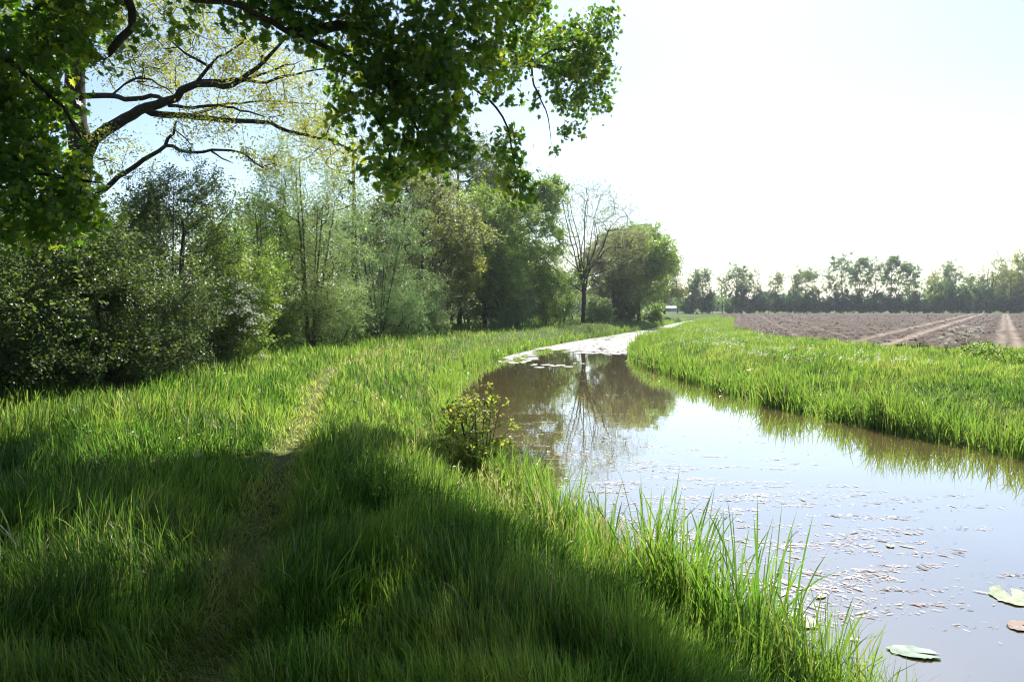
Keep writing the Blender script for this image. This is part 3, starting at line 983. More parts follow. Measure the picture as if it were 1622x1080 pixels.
C = np.repeat(ch, per, 0)
tv = np.repeat(rng.random(len(ch)), per)
L = C + rng.normal(0, .16, C.shape) * np.repeat(rng.uniform(.6, 1.8, len(ch)), per)[:, None]
keep = rng.random(len(L)) < .85
V, Fc, v = leaves(L[keep], .085, .6, rng, vbias=tv[keep])
obj("crown", mesh_np("crown", V, Fc, False, {"v": v}), M['oak'], root)

# ------------------------------------------------------------------ the maple whose boughs hang over the towpath (its trunk is left of the view)
rng = np.random.default_rng(600)
tx, ty = -7.4, 4.6
tz = float(ground_z(np.array([tx]), np.array([ty]))[0])
mi = [
    (np.array([(tx, ty, tz - .2), (tx + .1, ty + .1, 2.2), (tx + .1, ty + .4, 4.5), (tx + .4, ty + .8, 7.5), (tx + .9, ty + 1.3, 11)]), .34, .12),
    (np.vstack([[tx + .3, ty + .6, 6.0], px_line([(120, -110, 8.4), (230, -50, 9), (298, 0, 9.3), (370, 4, 9.7), (407, 22, 9.9), (463, 52, 10.2), (518, 74, 10.4), (600, 118, 10.6), (650, 180, 10.7), (675, 240, 10.7)])]), .07, .02),
    (px_line([(463, 52, 10.2), (540, 40, 10.8), (620, 60, 11.3), (690, 85, 12), (742, 98, 12.8), (800, 100, 14.2), (840, 103, 15.6), (885, 112, 17), (925, 118, 18)]), .085, .025),
    (px_line([(700, 90, 12.2), (740, 133, 12.6), (775, 158, 13), (797, 186, 13.2), (806, 206, 13.3), (812, 250, 13.3), (828, 300, 13.2)]), .03, .01),
    (px_line([(842, 106, 15.7), (843, 128, 15.8), (855, 155, 15.9), (868, 180, 16), (872, 215, 16)]), .025, .008),
    (px_line([(840, 103, 15.6), (872, 80, 16.6), (920, 75, 17.8), (958, 60, 18.6)]), .03, .012),
    (px_line([(600, 118, 10.6), (585, 170, 10.5), (610, 210, 10.4), (620, 260, 10.3), (600, 300, 10.2)]), .035, .012),
    (np.vstack([[tx + .3, ty + .7, 6.8], px_line([(190, -70, 9.2), (199, -10, 9.4), (211, 26, 9.5), (208, 52, 9.5), (192, 62, 9.5), (176, 80, 9.5)])]), .1, .05),
    (np.vstack([[tx + .1, ty + .3, 3.4], px_line([(-60, 60, 9), (20, 100, 9.4), (60, 135, 9.8), (100, 170, 10), (140, 240, 10.2)])]), .09, .02),
    (np.vstack([[tx + .1, ty + .2, 2.8], px_line([(-120, 250, 8.5), (0, 260, 9.4), (80, 280, 9.8), (160, 290, 10)])]), .07, .02),
    (np.array([(tx + .5, ty + 1, 8), (-4, 8, 8.6), (-1, 10.5, 9.2), (2, 12, 9.7)]), .13, .04),
    (np.array([(tx + .2, ty + .6, 6), (-5, 4.5, 7.5), (-2, 5.5, 8.2), (1, 7, 8.6)]), .12, .04),
]
mb = [pblob(*b) for b in [
    (450, 15, 10.3, 60, 45, .7), (530, 45, 10.6, 75, 60, .9, 1.3), (640, 50, 10.8, 85, 75, 1.0, 1.4), (590, 130, 10.6, 60, 65, .9, 1.3), (680, 130, 10.8, 60, 70, .9, 1.5), (660, 205, 10.6, 65, 45, .8, 1.5),
    (615, 280, 10.2, 45, 32, .5, 1.3), (690, 240, 10.6, 52, 28, .6, 1.5), (585, 215, 10.5, 25, 20, .4, .6), (545, 190, 10.4, 30, 22, .4, .8), (740, 30, 11.5, 50, 50, .8, 1.2), (800, 20, 13.0, 60, 32, .9, 1.2),
    (850, 8, 14, 30, 25, .6, 1), (745, 105, 12, 40, 35, .6, 1.1), (800, 95, 14, 40, 38, .8, 1.2), (850, 75, 16, 42, 35, .9, 1.2), (905, 75, 17.4, 50, 40, 1, 1.3), (950, 55, 18.4, 32, 42, .9, 1.2),
    (940, 110, 18, 36, 40, .9, 1.3), (895, 130, 17, 40, 30, .8, 1.1), (930, 160, 17.8, 45, 18, .7, .9), (900, 190, 17, 22, 25, .5, 1.1), (876, 232, 16, 8, 10, .15, 1.4), (865, 150, 16, 20, 30, .4, .6),
    (812, 185, 13.3, 22, 28, .35, 1.1), (805, 240, 13.3, 24, 30, .4, 1.3), (825, 285, 13.2, 34, 34, .4, 1.2), (835, 325, 13.2, 14, 14, .2, 1.1), (775, 150, 13, 25, 22, .4, .8),
    (30, 40, 9.6, 110, 70, 1.0, 1.6), (120, 30, 9.8, 60, 60, .8, 1.0), (185, 20, 9.6, 45, 35, .6, .6), (35, 130, 9.8, 62, 60, .9, 1.7), (160, 75, 9.9, 25, 25, .5, .6), (20, 220, 9.6, 70, 60, .9, 1.7),
    (70, 270, 9.8, 75, 50, .8, 1.6), (135, 300, 10, 50, 28, .6, 1.0), (60, 345, 9.8, 85, 35, .7, 1.5), (10, 340, 9.4, 60, 50, .7, 1), (225, 90, 9.6, 35, 22, .4, .6), (250, 30, 9.4, 40, 30, .5, .5),
    (340, -10, 9.8, 60, 25, .6, .8), (400, 35, 10, 25, 25, .4, .7)]]
vis_n = 1020
T1 = in_blobs(mb, vis_n, rng, .3)
# boughs above the picture that shade the foreground
ux = rng.uniform(-7.5, 2.2, 3400); uy = rng.uniform(-1.5, 7.4, 3400)
inside = (ux < np.interp(uy, [-1.5, 3.4, 4.8, 5.7, 6.1, 6.3, 7.4], [2.2, 1.5, .75, -.3, -1.5, -4.6, -5.4]))
gapA = (((ux + 2.7) / 1.15) ** 2 + ((uy - 4.2) / .70) ** 2 < 1) | (((ux + 4.2) / .7) ** 2 + ((uy - 5.9) / .5) ** 2 < 1)
gapB = ((ux - .2) / .6) ** 2 + ((uy - 4.3) / .5) ** 2 < 1
gapC = ((ux + .8) / .38) ** 2 + ((uy - 3.4) / .6) ** 2 < 1
inside &= ~gapA & ~gapB & ~gapC & (vnoise(ux * 1.3, uy * 1.3, 5) > .12)
zz = rng.uniform(8.4, 10.4, 3400)
T2 = np.stack([ux + SV[0] / SV[2] * zz, uy + SV[1] / SV[2] * zz, zz], -1)[inside]
T2 = T2[T2[:, 2] > CAM[2] + .47 * T2[:, 1] + .45][:2100]
T3 = in_blobs([(-3, 2, 9.5, 5, 4, 2.2, 1), (2, -1, 9.5, 5, 4, 2, 1), (-4, -5, 9, 5, 4, 2.5, 1), (-9, 2, 8, 3, 4, 3, 1), (-9.5, 8, 9, 3, 3, 3, 1)], 1300, rng, .2)
T3 = T3[(T3[:, 2] > CAM[2] + .47 * T3[:, 1] + .6)]
T = np.vstack([T1, T2, T3])
pos, par, r, tips = grow(mi, T, rng, step=.22, up=.15, rtip=.0035, expo=2.3, wig=.12, bow=-.02)
root = empty("maple_tree", (tx, ty, tz))
tag(root, "large maple whose leafy boughs hang in from the top left over the path", "tree")
V, Q = tubes(pos - [tx, ty, tz], par, r)
obj("trunk", mesh_np("trunk", V, [Q], True), M['bark'], root)
ch = pos[tips]
hi = ch[:, 2] > CAM[2] + .47 * ch[:, 1] + .3
parts = []
tv = np.clip(rng.normal(.32, .2, len(ch)) + .5 * (rng.random(len(ch)) < .14), 0, 1)  # a share of clusters coloured brighter, as if backlit
C1 = ch[~hi]; per = 19
P = np.repeat(C1, per, 0) + rng.normal(0, 1, (len(C1) * per, 3)) * np.array([.115, .115, .11]) * np.repeat(rng.uniform(.6, 1.5, len(C1)), per)[:, None]
a = leaves(P - [tx, ty, tz], .108, 1.0, rng, MP, up=.2, hang=.9, vbias=np.repeat(tv[~hi], per))
C2 = ch[hi]; per = 24
P = np.repeat(C2, per, 0) + rng.normal(0, 1, (len(C2) * per, 3)) * .2
b = leaves(P - [tx, ty, tz], .17, 1.0, rng, RH, up=.8, hang=.3, vbias=np.repeat(tv[hi], per))
V = np.vstack([a[0], b[0]])
me = mesh_np("crown", V, a[1] + [x + len(a[0]) for x in b[1]], False, {"v": np.concatenate([a[2], b[2]])})
obj("crown", me, M['maple'], root)

# ------------------------------------------------------------------ tree line beyond the field
FT = "slender trees in the line beyond the ploughed field"
rngf = np.random.default_rng(700)
D0 = 162
far_t = [build_tree('tree', 13, 5.2, np.random.default_rng(701), nt=130, nl=5200, leaf=.26, aspect=.7, mat='far', spread=.42, cmin=.32, rt=.17),
         build_tree('tree', 13, 4.0, np.random.default_rng(702), nt=110, nl=3800, leaf=.24, aspect=.7, mat='far', spread=.42, cmin=.38, rt=.16),
         build_tree('fan', 13, 7.0, np.random.default_rng(703), nt=150, nl=2600, leaf=.2, aspect=.6, mat='purple', spread=.5, rt=.22),
         build_tree('tree', 13, 4.4, np.random.default_rng(704), nt=130, nl=7500, leaf=.27, aspect=.7, mat='far', spread=.42, cmin=.3, rt=.2),
         build_tree('tree', 13, 6.5, np.random.default_rng(705), nt=150, nl=10000, leaf=.26, aspect=.7, mat='yellow', spread=.5, cmin=.22, rt=.2),
         build_tree('tree', 10, 6.5, np.random.default_rng(706), nt=120, nl=9000, leaf=.26, aspect=.7, mat='far', spread=.5, cmin=.1, rt=.18)]
tall = [(1098, 150, 425, 0, "leftmost, paired with a second trunk by the canal"), (1112, 151, 424, 0, "second from the left, its crown joined with the leftmost"),
        (1144, 156, 430, 1, "thin and half bare, standing alone"), (1166, 158, 416, 0, "third trunk of the field's left corner with an airy crown"),
        (1175, 160, 424, 1, "close on the right of the airy corner crown"), (1194, 160, 423, 1, "narrow, with a twisted crown over a big round bush"),
        (1227, 161, 430, 0, "with a small crown over two dark bushes"), (1259, 161, 416, 2, "bare and fan-shaped, leftmost of the bare ones"),
        (1274, 163, 428, 5, "leafy and low, just right of the bare fan-shaped one"), (1309, 162, 425, 1, "very thin and almost leafless, left of the tallest"),
        (1331, 162, 401, 0, "tallest in the middle of the line"), (1361, 162, 406, 3, "dark and narrow, right of the tallest"),
        (1383, 163, 404, 1, "thin and pale, between two dark narrow ones"), (1411, 162, 403, 3, "dark, dense-crowned, with the fullest top in the middle"),
        (1441, 162, 414, 3, "short and narrow beside a wide gap of sky"), (1484, 165, 428, 4, "yellowish and low, right of the wide gap"),
        (1507, 163, 413, 0, "standing above the hedge of tall bushes"), (1568, 160, 396, 2, "bare-topped, near the right edge of the picture"),
        (1545, 168, 436, 5, "broad and hazy, left of the bare-topped one"), (1600, 158, 398, 4, "big yellow-green one near the right edge"),
        (1628, 158, 396, 4, "yellow-green, cut by the right edge"), (1590, 166, 430, 5, "hazy crown behind the big yellow-green one"),
        (1680, 160, 400, 0, "outermost, right of the picture's edge")]
for px, d, top, w, lab in tall:
    if px > 1660: continue
    x, y = at(px, d)
    h0 = 10 if w == 5 else 13
    s = height(top, d) / h0
    place("tree", "distant tree beyond the field, " + lab, "tree", FT, far_t[w], x, y, rngf.uniform(0, 6.28), s, base=0)

FB = "bushes at the foot of the far tree line"
far_b = [build_tree('shrub', 5, 6, np.random.default_rng(711), nt=90, nl=9000, leaf=.28, aspect=.7, mat='fardark', bark='bush_bark', spread=.42),
         build_tree('shrub', 5, 5, np.random.default_rng(712), nt=80, nl=8000, leaf=.28, aspect=.7, mat='far', bark='bush_bark', spread=.42),
         build_tree('shrub', 5, 6, np.random.default_rng(713), nt=90, nl=9000, leaf=.28, aspect=.7, mat='fardark', bark='bush_bark', spread=.45)]
bs = [(1091, 148, 447, 1, 40), (1120, 147, 458, 0, 34), (1160, 157, 462, 1, 30), (1184, 157, 452, 1, 40), (1203, 156, 457, 0, 34), (1228, 158, 459, 0, 34), (1248, 158, 462, 0, 30), (1268, 159, 466, 2, 26), (1287, 159, 457, 1, 34),
      (1309, 158, 468, 0, 28), (1331, 158, 455, 2, 34), (1352, 159, 462, 0, 32), (1372, 159, 466, 2, 30), (1395, 159, 458, 0, 34), (1420, 158, 464, 2, 32), (1446, 158, 462, 0, 34), (1480, 158, 448, 1, 36), (1508, 157, 446, 2, 42),
      (1535, 157, 452, 1, 36), (1566, 155, 452, 0, 44), (1600, 154, 462, 2, 40), (1630, 154, 455, 0, 44), (1466, 160, 468, 2, 26)]
ordw = ["first", "second", "third", "fourth", "fifth", "sixth", "seventh", "eighth", "ninth", "tenth", "eleventh", "twelfth", "thirteenth", "fourteenth", "fifteenth", "sixteenth", "seventeenth", "eighteenth", "nineteenth",
        "twentieth", "twenty-first", "twenty-second", "twenty-third"]
bs.sort()
for k, (px, d, top, w, wp_) in enumerate(bs):
    x, y = at(px, d)
    s = height(top, d) / 5
    r_ = place("shrub", f"{'dark' if w != 1 else 'lighter green'} bush at the field's far edge, {ordw[k]} from the left", "shrub", FB, far_b[w], x, y, rngf.uniform(0, 6.28), wp_ / F * d / (6 if w != 1 else 5) * 1.02, s, base=0)


# far-off wood that reads as one mass
rng = np.random.default_rng(720)
pts = []
for i in range(105):
    px = rng.uniform(560, 1760)
    d = rng.uniform(215, 300)
    if 1055 < px < 1088: top = rng.uniform(468, 478)
    elif px < 1055: top = rng.uniform(440, 470)
    else: top = rng.uniform(460, 480) - (22 if px > 1450 else 0)
    x, y = at(px, d)
    H = height(top, d); W = rng.uniform(8, 14)
    n = 420
    dd = rng.normal(0, 1, (n, 3)); dd /= np.linalg.norm(dd, axis=1, keepdims=True)
    q = rng.random(n)[:, None] ** .4
    P = np.array([x, y, H * .5]) + dd * q * np.array([W / 2, W / 2, H * .5])
    P += rng.normal(0, .4, P.shape)
    pts.append(P)
P = np.vstack(pts)
V, Fc, v = leaves(P[P[:, 2] > 0], .95, .8, rng)
tag(obj("distant_woodland", mesh_np("distant_woodland", V, Fc, False, {"v": v}), M['far']), "far-off hazy wood behind the tree line beyond the field", "woodland", kind="stuff")

# ------------------------------------------------------------------ things far beyond the canal bend
m_white = plain_mat("white_cladding", (.34, .35, .37), .5)
m_roof = plain_mat("grey_roof", (.22, .23, .25), .6)


def box(c, s):
    c = np.array(c, float); s = np.array(s, float) / 2
    V = np.array([(x, y, z) for z in (-1, 1) for y in (-1, 1) for x in (-1, 1)], float) * s + c
    Fq = np.array([(0, 2, 3, 1), (4, 5, 7, 6), (0, 1, 5, 4), (2, 6, 7, 3), (0, 4, 6, 2), (1, 3, 7, 5)])
    return V, Fq


def boxes(name, lst, mat, parent=None):
    Vs, Fs = [], []; o = 0
    for c, s in lst:
        V, Fq = box(c, s); Vs.append(V); Fs.append(Fq + o); o += 8
    return obj(name, mesh_np(name, np.vstack(Vs), [np.vstack(Fs)]), mat, parent)


bx_, by_ = at(1062, 205)
b = empty("barn", (bx_, by_, 0))
tag(b, "low white shed seen far off beyond the canal's bend", "building")
boxes("wall", [((0, 0, .55), (9, 6, 1.1))], m_white, b)
Vr = np.array([(-4.8, -3.4, 1.12), (4.8, -3.4, 1.12), (4.8, 3.4, 1.12), (-4.8, 3.4, 1.12), (-4.8, 0, 1.7), (4.8, 0, 1.7)])
obj("roof", mesh_np("roof", Vr, [np.array([(0, 1, 5, 4), (2, 3, 4, 5)]), np.array([(0, 4, 3), (1, 2, 5)])]), m_roof, b)
boxes("door", [((-2, -3.03, .5), (2.4, .06, .9))], m_roof, b)

px_, py_ = at(1073, 165)
p = empty("utility_pole", (px_, py_, 0))
tag(p, "dark wooden pole standing beyond the canal's bend left of the far trees", "pole")
pos_ = np.array([(0, 0, -.3), (0, 0, 2.5), (.02, 0, 5.2)]); V, Q = tubes(pos_, np.array([-1, 0, 1]), np.array([.16, .14, .12]))
obj("pole", mesh_np("pole", V, [Q], True), M['bark'], p)
boxes("crossbar", [((0, -.16, 4.9), (1.1, .08, .1))], M['bark'], p)

# ------------------------------------------------------------------ floating matter on the canal
rng = np.random.default_rng(800)
m_debris = debris_mat("floating_bits", [(.09, .05, .035), (.28, .19, .15), (.42, .33, .28), (.52, .44, .39)], .3, .7)
cent = [(1010, 745, 1.0, .5, 1.3), (1085, 765, 1.0, .5, 1.2), (1120, 820, .9, .5, 1.3), (1060, 850, .9, .4, 1.3), (1200, 880, .9, .35, 1.1), (950, 790, .5, .4, .8), (1240, 935, .5, .2, .9), (985, 900, .5, .3, .9), (1390, 905, .8, .25, .8),
        (1340, 855, .9, .3, .9), (840, 690, .6, .8, 1.2), (855, 735, .35, .5, .7), (1480, 790, .8, .12, .5), (1290, 800, .8, .25, .4), (1170, 955, .35, .2, .7), (1255, 955, .25, .15, .9), (900, 640, .9, .8, .2), (1250, 830, 1.2, .4, .5),
        (1100, 900, .5, .25, .8), (1455, 870, .4, .15, .3), (1120, 722, 1.5, .4, .5)]
PX = []
for cx, cy, sx, sy, w in cent:
    g = gpix(cx, cy, WZ)
    n = int(330 * w)
    # bits gather in small rafts
    raft = np.stack([rng.normal(g[0], sx, n // 26 + 2), rng.normal(g[1], sy * 2.0, n // 26 + 2)], -1)
    k = rng.integers(0, len(raft), n)
    q = raft[k] + rng.normal(0, 1, (n, 2)) * [.20, .04]
    PX.append(q)
PX.append(np.stack([rng.uniform(-2, 9, 900), rng.uniform(3, 26, 900)], -1)[:260])
# thin scatter further up
q = np.stack([rng.uniform(-3, 9, 1500), rng.uniform(22, 40, 1500)], -1)
q = q[(fbm(q[:, 0] * .5, q[:, 1] * .9, 5, 2) > .5 - (q[:, 1] - 24) * .008)]
PX.append(q)
P2 = np.vstack(PX)
d = water_d(P2[:, 0], P2[:, 1])
P2 = P2[d < -.05]
n = len(P2)
L = rng.gamma(1.2, .011, n) + .005 + .0009 * np.hypot(P2[:, 0], P2[:, 1])
W = L * rng.uniform(.10, .34, n)
th = rng.normal(-.35, .55, n)
c, s = np.cos(th), np.sin(th)
tm = np.array([(-1, 0), (-.45, -.8), (.35, -1), (1, -.1), (.5, .9), (-.4, .75)])
jit = rng.uniform(.6, 1.3, (n, 6))
lx = tm[None, :, 0] * L[:, None] * jit; ly = tm[None, :, 1] * W[:, None] * jit
Vx = P2[:, 0:1] + lx * c[:, None] - ly * s[:, None]
Vy = P2[:, 1:2] + lx * s[:, None] + ly * c[:, None]
Vz = WZ + .004 + rng.uniform(0, .004, n)[:, None] + np.abs(rng.normal(0, .001, (n, 6)))
V = np.stack([Vx, Vy, Vz], -1).reshape(-1, 3)
Fh = np.arange(n * 6).reshape(n, 6)
v = np.where(rng.random(n) < .42, rng.uniform(0, .35, n), rng.uniform(.5, 1, n))
tag(obj("floating_leaf_litter", mesh_np("floating_leaf_litter", V, [Fh], False, {"v": np.repeat(v, 6)}), m_debris), "pale dead leaves and stalks drifting in rafts on the canal", "leaf litter", kind="stuff")

# mat that covers the far water, sun glare put into its pale colour
cell = .17
gx_, gy_ = np.meshgrid(np.arange(-3, 62, cell), np.arange(27, 128, cell * 1.6))
gx_ = gx_.ravel() + rng.uniform(-.1, .1, gx_.size); gy_ = gy_.ravel() + rng.uniform(-.15, .15, gy_.size)
d = water_d(gx_, gy_)
cov = smooth((gy_ - 31) / 12)
nz = fbm(gx_ * .5, gy_ * .22, 77, 5) + rng.normal(0, .05, gx_.size)
k = (d < 0) & (nz > (.70 - .36 * cov)) & (rng.random(gx_.size) < .45 + .5 * cov)
gx_, gy_ = gx_[k], gy_[k]
n = len(gx_)
a0 = rng.uniform(0, 6.28, n)
th = np.arange(7) * 2 * pi / 7
rr = rng.uniform(.5, 1.3, (n, 7)) * rng.uniform(.08, .24, n)[:, None]
V = np.stack([gx_[:, None] + np.cos(th) * rr * 1.1, gy_[:, None] + np.sin(th) * rr * 1.3, np.full((n, 7), WZ + .004) + rng.uniform(0, .012, n)[:, None]], -1).reshape(-1, 3)
v = np.clip(rng.normal(.72, .18, n), .1, 1)
m_scum = debris_mat("floating_mat", [(.36, .32, .28), (.64, .60, .56), (.74, .71, .67)], .3, .7)
tag(obj("floating_algae", mesh_np("floating_algae", V, [np.arange(n * 7).reshape(n, 7)], False, {"v": np.repeat(v, 7)}), m_scum), "mat of floating plants, whitish with painted sun glare, covering the far stretch of the canal", "floating plants", kind="stuff")

# lily pads
m_pad = plain_mat("lily_pad", (.30, .34, .20), .3, .6, .45, 16)
m_pad_dull = plain_mat("lily_pad_grey", (.20, .26, .19), .3, .6, .45, 14)


def lily(px, py, w, label, mat, ax=.8, rot=0.3, seed=1, notch=.5):
    g = gpix(px, py, WZ)
    rr = np.random.default_rng(seed)
    R = w / F * math.hypot(g[0], g[1]) / 2
    n = 44
    th = np.linspace(notch / 2, 2 * pi - notch / 2, n)
    rad_ = R * (1 + .04 * np.sin(th * 9) + .03 * rr.normal(0, 1, n))
    rows = [np.zeros((1, 3))]
    for f_ in (.35, .7, 1.0):
        z = .005 * f_ ** 4 * np.abs(np.sin(th * 2.5 + seed)) + .002 + R * .05 * f_ ** 3 * np.maximum(0, np.cos(th - seed * 1.7)) ** 8
        rows.append(np.stack([np.cos(th) * rad_ * f_, np.sin(th) * rad_ * f_ * ax, z], -1))
    top = np.vstack(rows)
    nt_ = len(top)
    V = np.vstack([top, top - [0, 0, .003]])
    T = np.array([(0, 1 + i, 2 + i) for i in range(n - 1)])
    Qd = []
    for b_ in range(2):
        s0 = 1 + b_ * n; s1 = s0 + n
        Qd += [(s0 + i, s1 + i, s1 + i + 1, s0 + i + 1) for i in range(n - 1)]
    Qd = np.array(Qd)
    o = tag(obj("lily_pad", mesh_np("lily_pad", V, [np.vstack([T, T[:, ::-1] + nt_]), np.vstack([Qd, Qd[:, ::-1] + nt_])], True), mat), label, "lily pad", "lily pads floating on the near water")
    o.location = (g[0], g[1], WZ + .005)
    o.rotation_euler = (0, 0, rot)
    return o


lily(1268, 983, 56, "round pale lily pad among the litter beside the tall reed blades", m_pad, seed=1, rot=2.2)
lily(1200, 975, 60, "lily pad half hidden behind the reed blades of the near bank", m_pad, seed=2, rot=4.4)
lily(1448, 1034, 66, "long grey-green lily pad lowest and alone on open water", m_pad_dull, .55, -.3, 3)
lily(1603, 945, 62, "green lily pad on clear water at the right edge", m_pad, .8, 1.2, 4)
lily(1618, 992, 40, "brownish curled lily pad just below the green one at the right edge", plain_mat("lily_pad_brown", (.28, .20, .15), .35, .5, .4, 16), .7, .4, 5)
lily(1300, 945, 22, "small narrow pale pad above the round pale one", m_pad, .5, .6, 6)
lily(1410, 865, 14, "small whitish floating leaf standing up over the middle litter", m_pad, .8, .9, 7)

# ------------------------------------------------------------------ single plants
def frond_clump(name, label, cat, x, y, n, H, W, seed, spread=.12, mat='reed', group=None, leanmax=.45, z=None):
    rng = np.random.default_rng(seed)
    if z is None: z = max(float(ground_z(np.array([x]), np.array([y]))[0]), WZ - .15)
    P = np.stack([rng.normal(0, spread, n), rng.normal(0, spread, n), np.full(n, -.05)], -1)
    h = H * rng.uniform(.45, 1.0, n)
    V, Q, T, v = blades(P, h, W * rng.uniform(.6, 1.2, n), rng.uniform(.05, leanmax, n), np.arctan2(P[:, 1], P[:, 0]) + rng.normal(0, .5, n), np.clip(rng.normal(.35, .15, n), 0, .74), rng, 6, .5)
    o = tag(obj(name, mesh_np(name, V, [Q, T], False, {"v": v}), M[mat]), label, cat, group)
    o.location = (x, y, z)
    return o


RG = "tall sedge clumps at the near waterline"
for k, (px, py, n, H, lab) in enumerate([
        (838, 770, 16, .75, "upright bright sedge tuft farthest up the near bank beside the small alder"),
        (880, 840, 16, .8, "thin sedge tuft sticking out over the water below the bright tuft"),
        (960, 900, 22, .75, "sedge tuft with dark blades left of the crossed blades"),
        (1025, 930, 30, .85, "sedge clump with two crossed blades against the water"),
        (1085, 960, 34, .85, "densest sedge clump in the middle of the near waterline"),
        (1150, 1000, 30, .80, "sedge clump beside the half-hidden lily pad"),
        (1205, 1040, 24, .95, "sedge clump whose longest blade leans right over the water"),
        (1290, 1085, 22, .62, "lowest sedge clump below the round lily pad"),
        (1330, 1110, 12, .5, "few blades poking up right of the lowest sedge clump")]):
    g = gpix(px, py, -.72)
    frond_clump("sedge_clump", lab, "sedge", g[0], g[1], int(n * 1.9), H * 1.3, .017, 900 + k, .11, group=RG, leanmax=.5)


def line_tubes(name, lines, mat, parent=None):
    Vs, Qs = [], []; o = 0
    for pl, r0, r1 in lines:
        P = resample(np.array(pl, float), .03)
        n = len(P)
        V, Q = tubes(P, np.arange(-1, n - 1), np.linspace(r0, r1, n))
        Vs.append(V); Qs.append(Q + o); o += len(V)
    return obj(name, mesh_np(name, np.vstack(Vs), [np.vstack(Qs)], True), mat, parent)


m_dead = plain_mat("dead_stalk", (.14, .10, .08), .8, .2)
for k, (px, py, d, bp, lab) in enumerate([(1150, 815, 6.2, (1080, 985), "dry branching dead stalk leaning right in front of the floating litter"), (1256, 838, 5.6, (1190, 1040), "taller dead dock stalk rising beside the longest sedge blade")]):
    top = pix(px, py, d); bot = pix(bp[0], bp[1], d - .1)
    rng = np.random.default_rng(940 + k)
    ax = top - bot
    lines = [([np.zeros(3), ax * .5 + rng.normal(0, .01, 3), ax], .0035, .0012)]
    for j in range(16):
        t = rng.uniform(.35, .97)
        b0 = ax * t
        dr = ax / np.linalg.norm(ax) * rng.uniform(.04, .10) + np.array([rng.normal(0, .05), rng.normal(0, .03), .01])
        lines.append(([b0, b0 + dr * .6, b0 + dr], .0016, .001))
        for q in range(3):
            e0 = b0 + dr * rng.uniform(.3, 1); lines.append(([e0, e0 + np.array([rng.normal(0, .012), rng.normal(0, .01), .015])], .002, .002))
    o = line_tubes("dead_stalk", lines, m_dead)
    o.location = bot
    tag(o, lab, "dead stalk", "dead stalks on the near waterline")

# broad-leaved weeds growing through the grass
rng = np.random.default_rng(947)
wx, wy, wr = sample_polar(2600, 4.5, 40, radians(-46), radians(20), rng)
wd = water_d(wx, wy)
kk = left_of(wx, wy) & (wd > .2) & (fbm(wx * .8, wy * .8, 93, 2) > .52) & (poly_dist(wx, wy, PATH, False) > .35)
wx, wy, wd = wx[kk], wy[kk], wd[kk]
P = np.stack([wx, wy, ground_z(wx, wy, wd)], -1)
P = np.repeat(P, 9, 0) + np.stack([rng.normal(0, .06, len(P) * 9), rng.normal(0, .06, len(P) * 9), rng.uniform(.05, .30, len(P) * 9)], -1)
V, Fc, v = leaves(P, .04, .5, rng, up=.9)
tag(obj("meadow_weeds", mesh_np("meadow_weeds", V, Fc, False, {"v": v}), M['mid']), "broad-leaved weeds growing in patches through the left bank grass", "weeds", kind="stuff")

for k, (px, py, nn_, H, lab) in enumerate([(50, 905, 26, .62, "tussock with long arching pale blades at the left edge of the foreground"), (300, 905, 22, .45, "sunlit tussock left of the path in the foreground"),
                                         (500, 960, 26, .60, "tall bright tussock on the right of the path in the dark foreground"), (640, 910, 24, .5, "upright tussock between the path and the bank in the shade"),
                                         (565, 1090, 20, .45, "low tussock at the bottom edge right of the path")]):
    g = gpix(px, py, .02)
    frond_clump("grass_tussock", lab, "grass tussock", g[0], g[1], nn_, H, .009, 980 + k, .09, mat='grass', group="tussocks in the foreground grass", leanmax=.9)

# dandelion clocks
m_stem = plain_mat("dandelion_stem", (.16, .19, .08), .5)
m_clock = leaf_mat("dandelion_down", [(.5, .5, .46), (.7, .7, .66)], [(.5, .5, .46), (.7, .7, .66)], .5, .8, .1)


def dandelion(px, py, d, label, rpx=4.5, seed=0):
    c = pix(px, py, d)
    z = float(ground_z(np.array([c[0]]), np.array([c[1]]))[0])
    rng = np.random.default_rng(seed)
    R = rpx / F * d
    e = empty("dandelion", (c[0], c[1], z))
    tag(e, label, "dandelion", "dandelion clocks in the left grass")
    h = c[2] - z
    line_tubes("stem", [([(0.03, 0, -.02), (.02, .01, h * .5), (0, 0, h)], .0028, .002)], m_stem, e)
    n = 260
    dd = rng.normal(0, 1, (n, 3)); dd /= np.linalg.norm(dd, axis=1, keepdims=True)
    P = dd * R * rng.uniform(.6, 1, n)[:, None] + [0, 0, h]
    V, Fc, v = leaves(P, R * .3, .5, rng)
    obj("seed_head", mesh_np("seed_head", V, Fc, False, {"v": v}), m_clock, e)


for k, a in enumerate([(327, 669, 8.4, "white dandelion clock in the shaded grass, farthest up left of the path"), (313, 720, 6.8, "white dandelion clock at the edge of the lit grass, below the farthest one"),
                       (298, 801, 5.3, "half-blown dandelion clock in the dark grass"), (308, 817, 5.2, "small bare dandelion head just below the half-blown clock")]):
    dandelion(*a, rpx=5.2 if k < 3 else 3, seed=950 + k)

# small alder sapling at the water
def sapling(name, label, cat, x, y, H, W, seed, nl, leaf, mat, nt=60, z=None):
    rng = np.random.default_rng(seed)
    pair = build_tree('shrub', H, W, rng, nt=nt, nl=nl, leaf=leaf, aspect=.8, mat=mat, bark='bush_bark', spread=.09)
    return place(name, label, cat, None, pair, x, y, base=z)


g = gpix(772, 745, -.6)
sapling("alder_sapling", "small leafy alder sapling on the near bank leaning over the reflection", "sapling", g[0] - .1, g[1], 1.4, 1.25, 960, 3000, .062, 'yellow', 170)

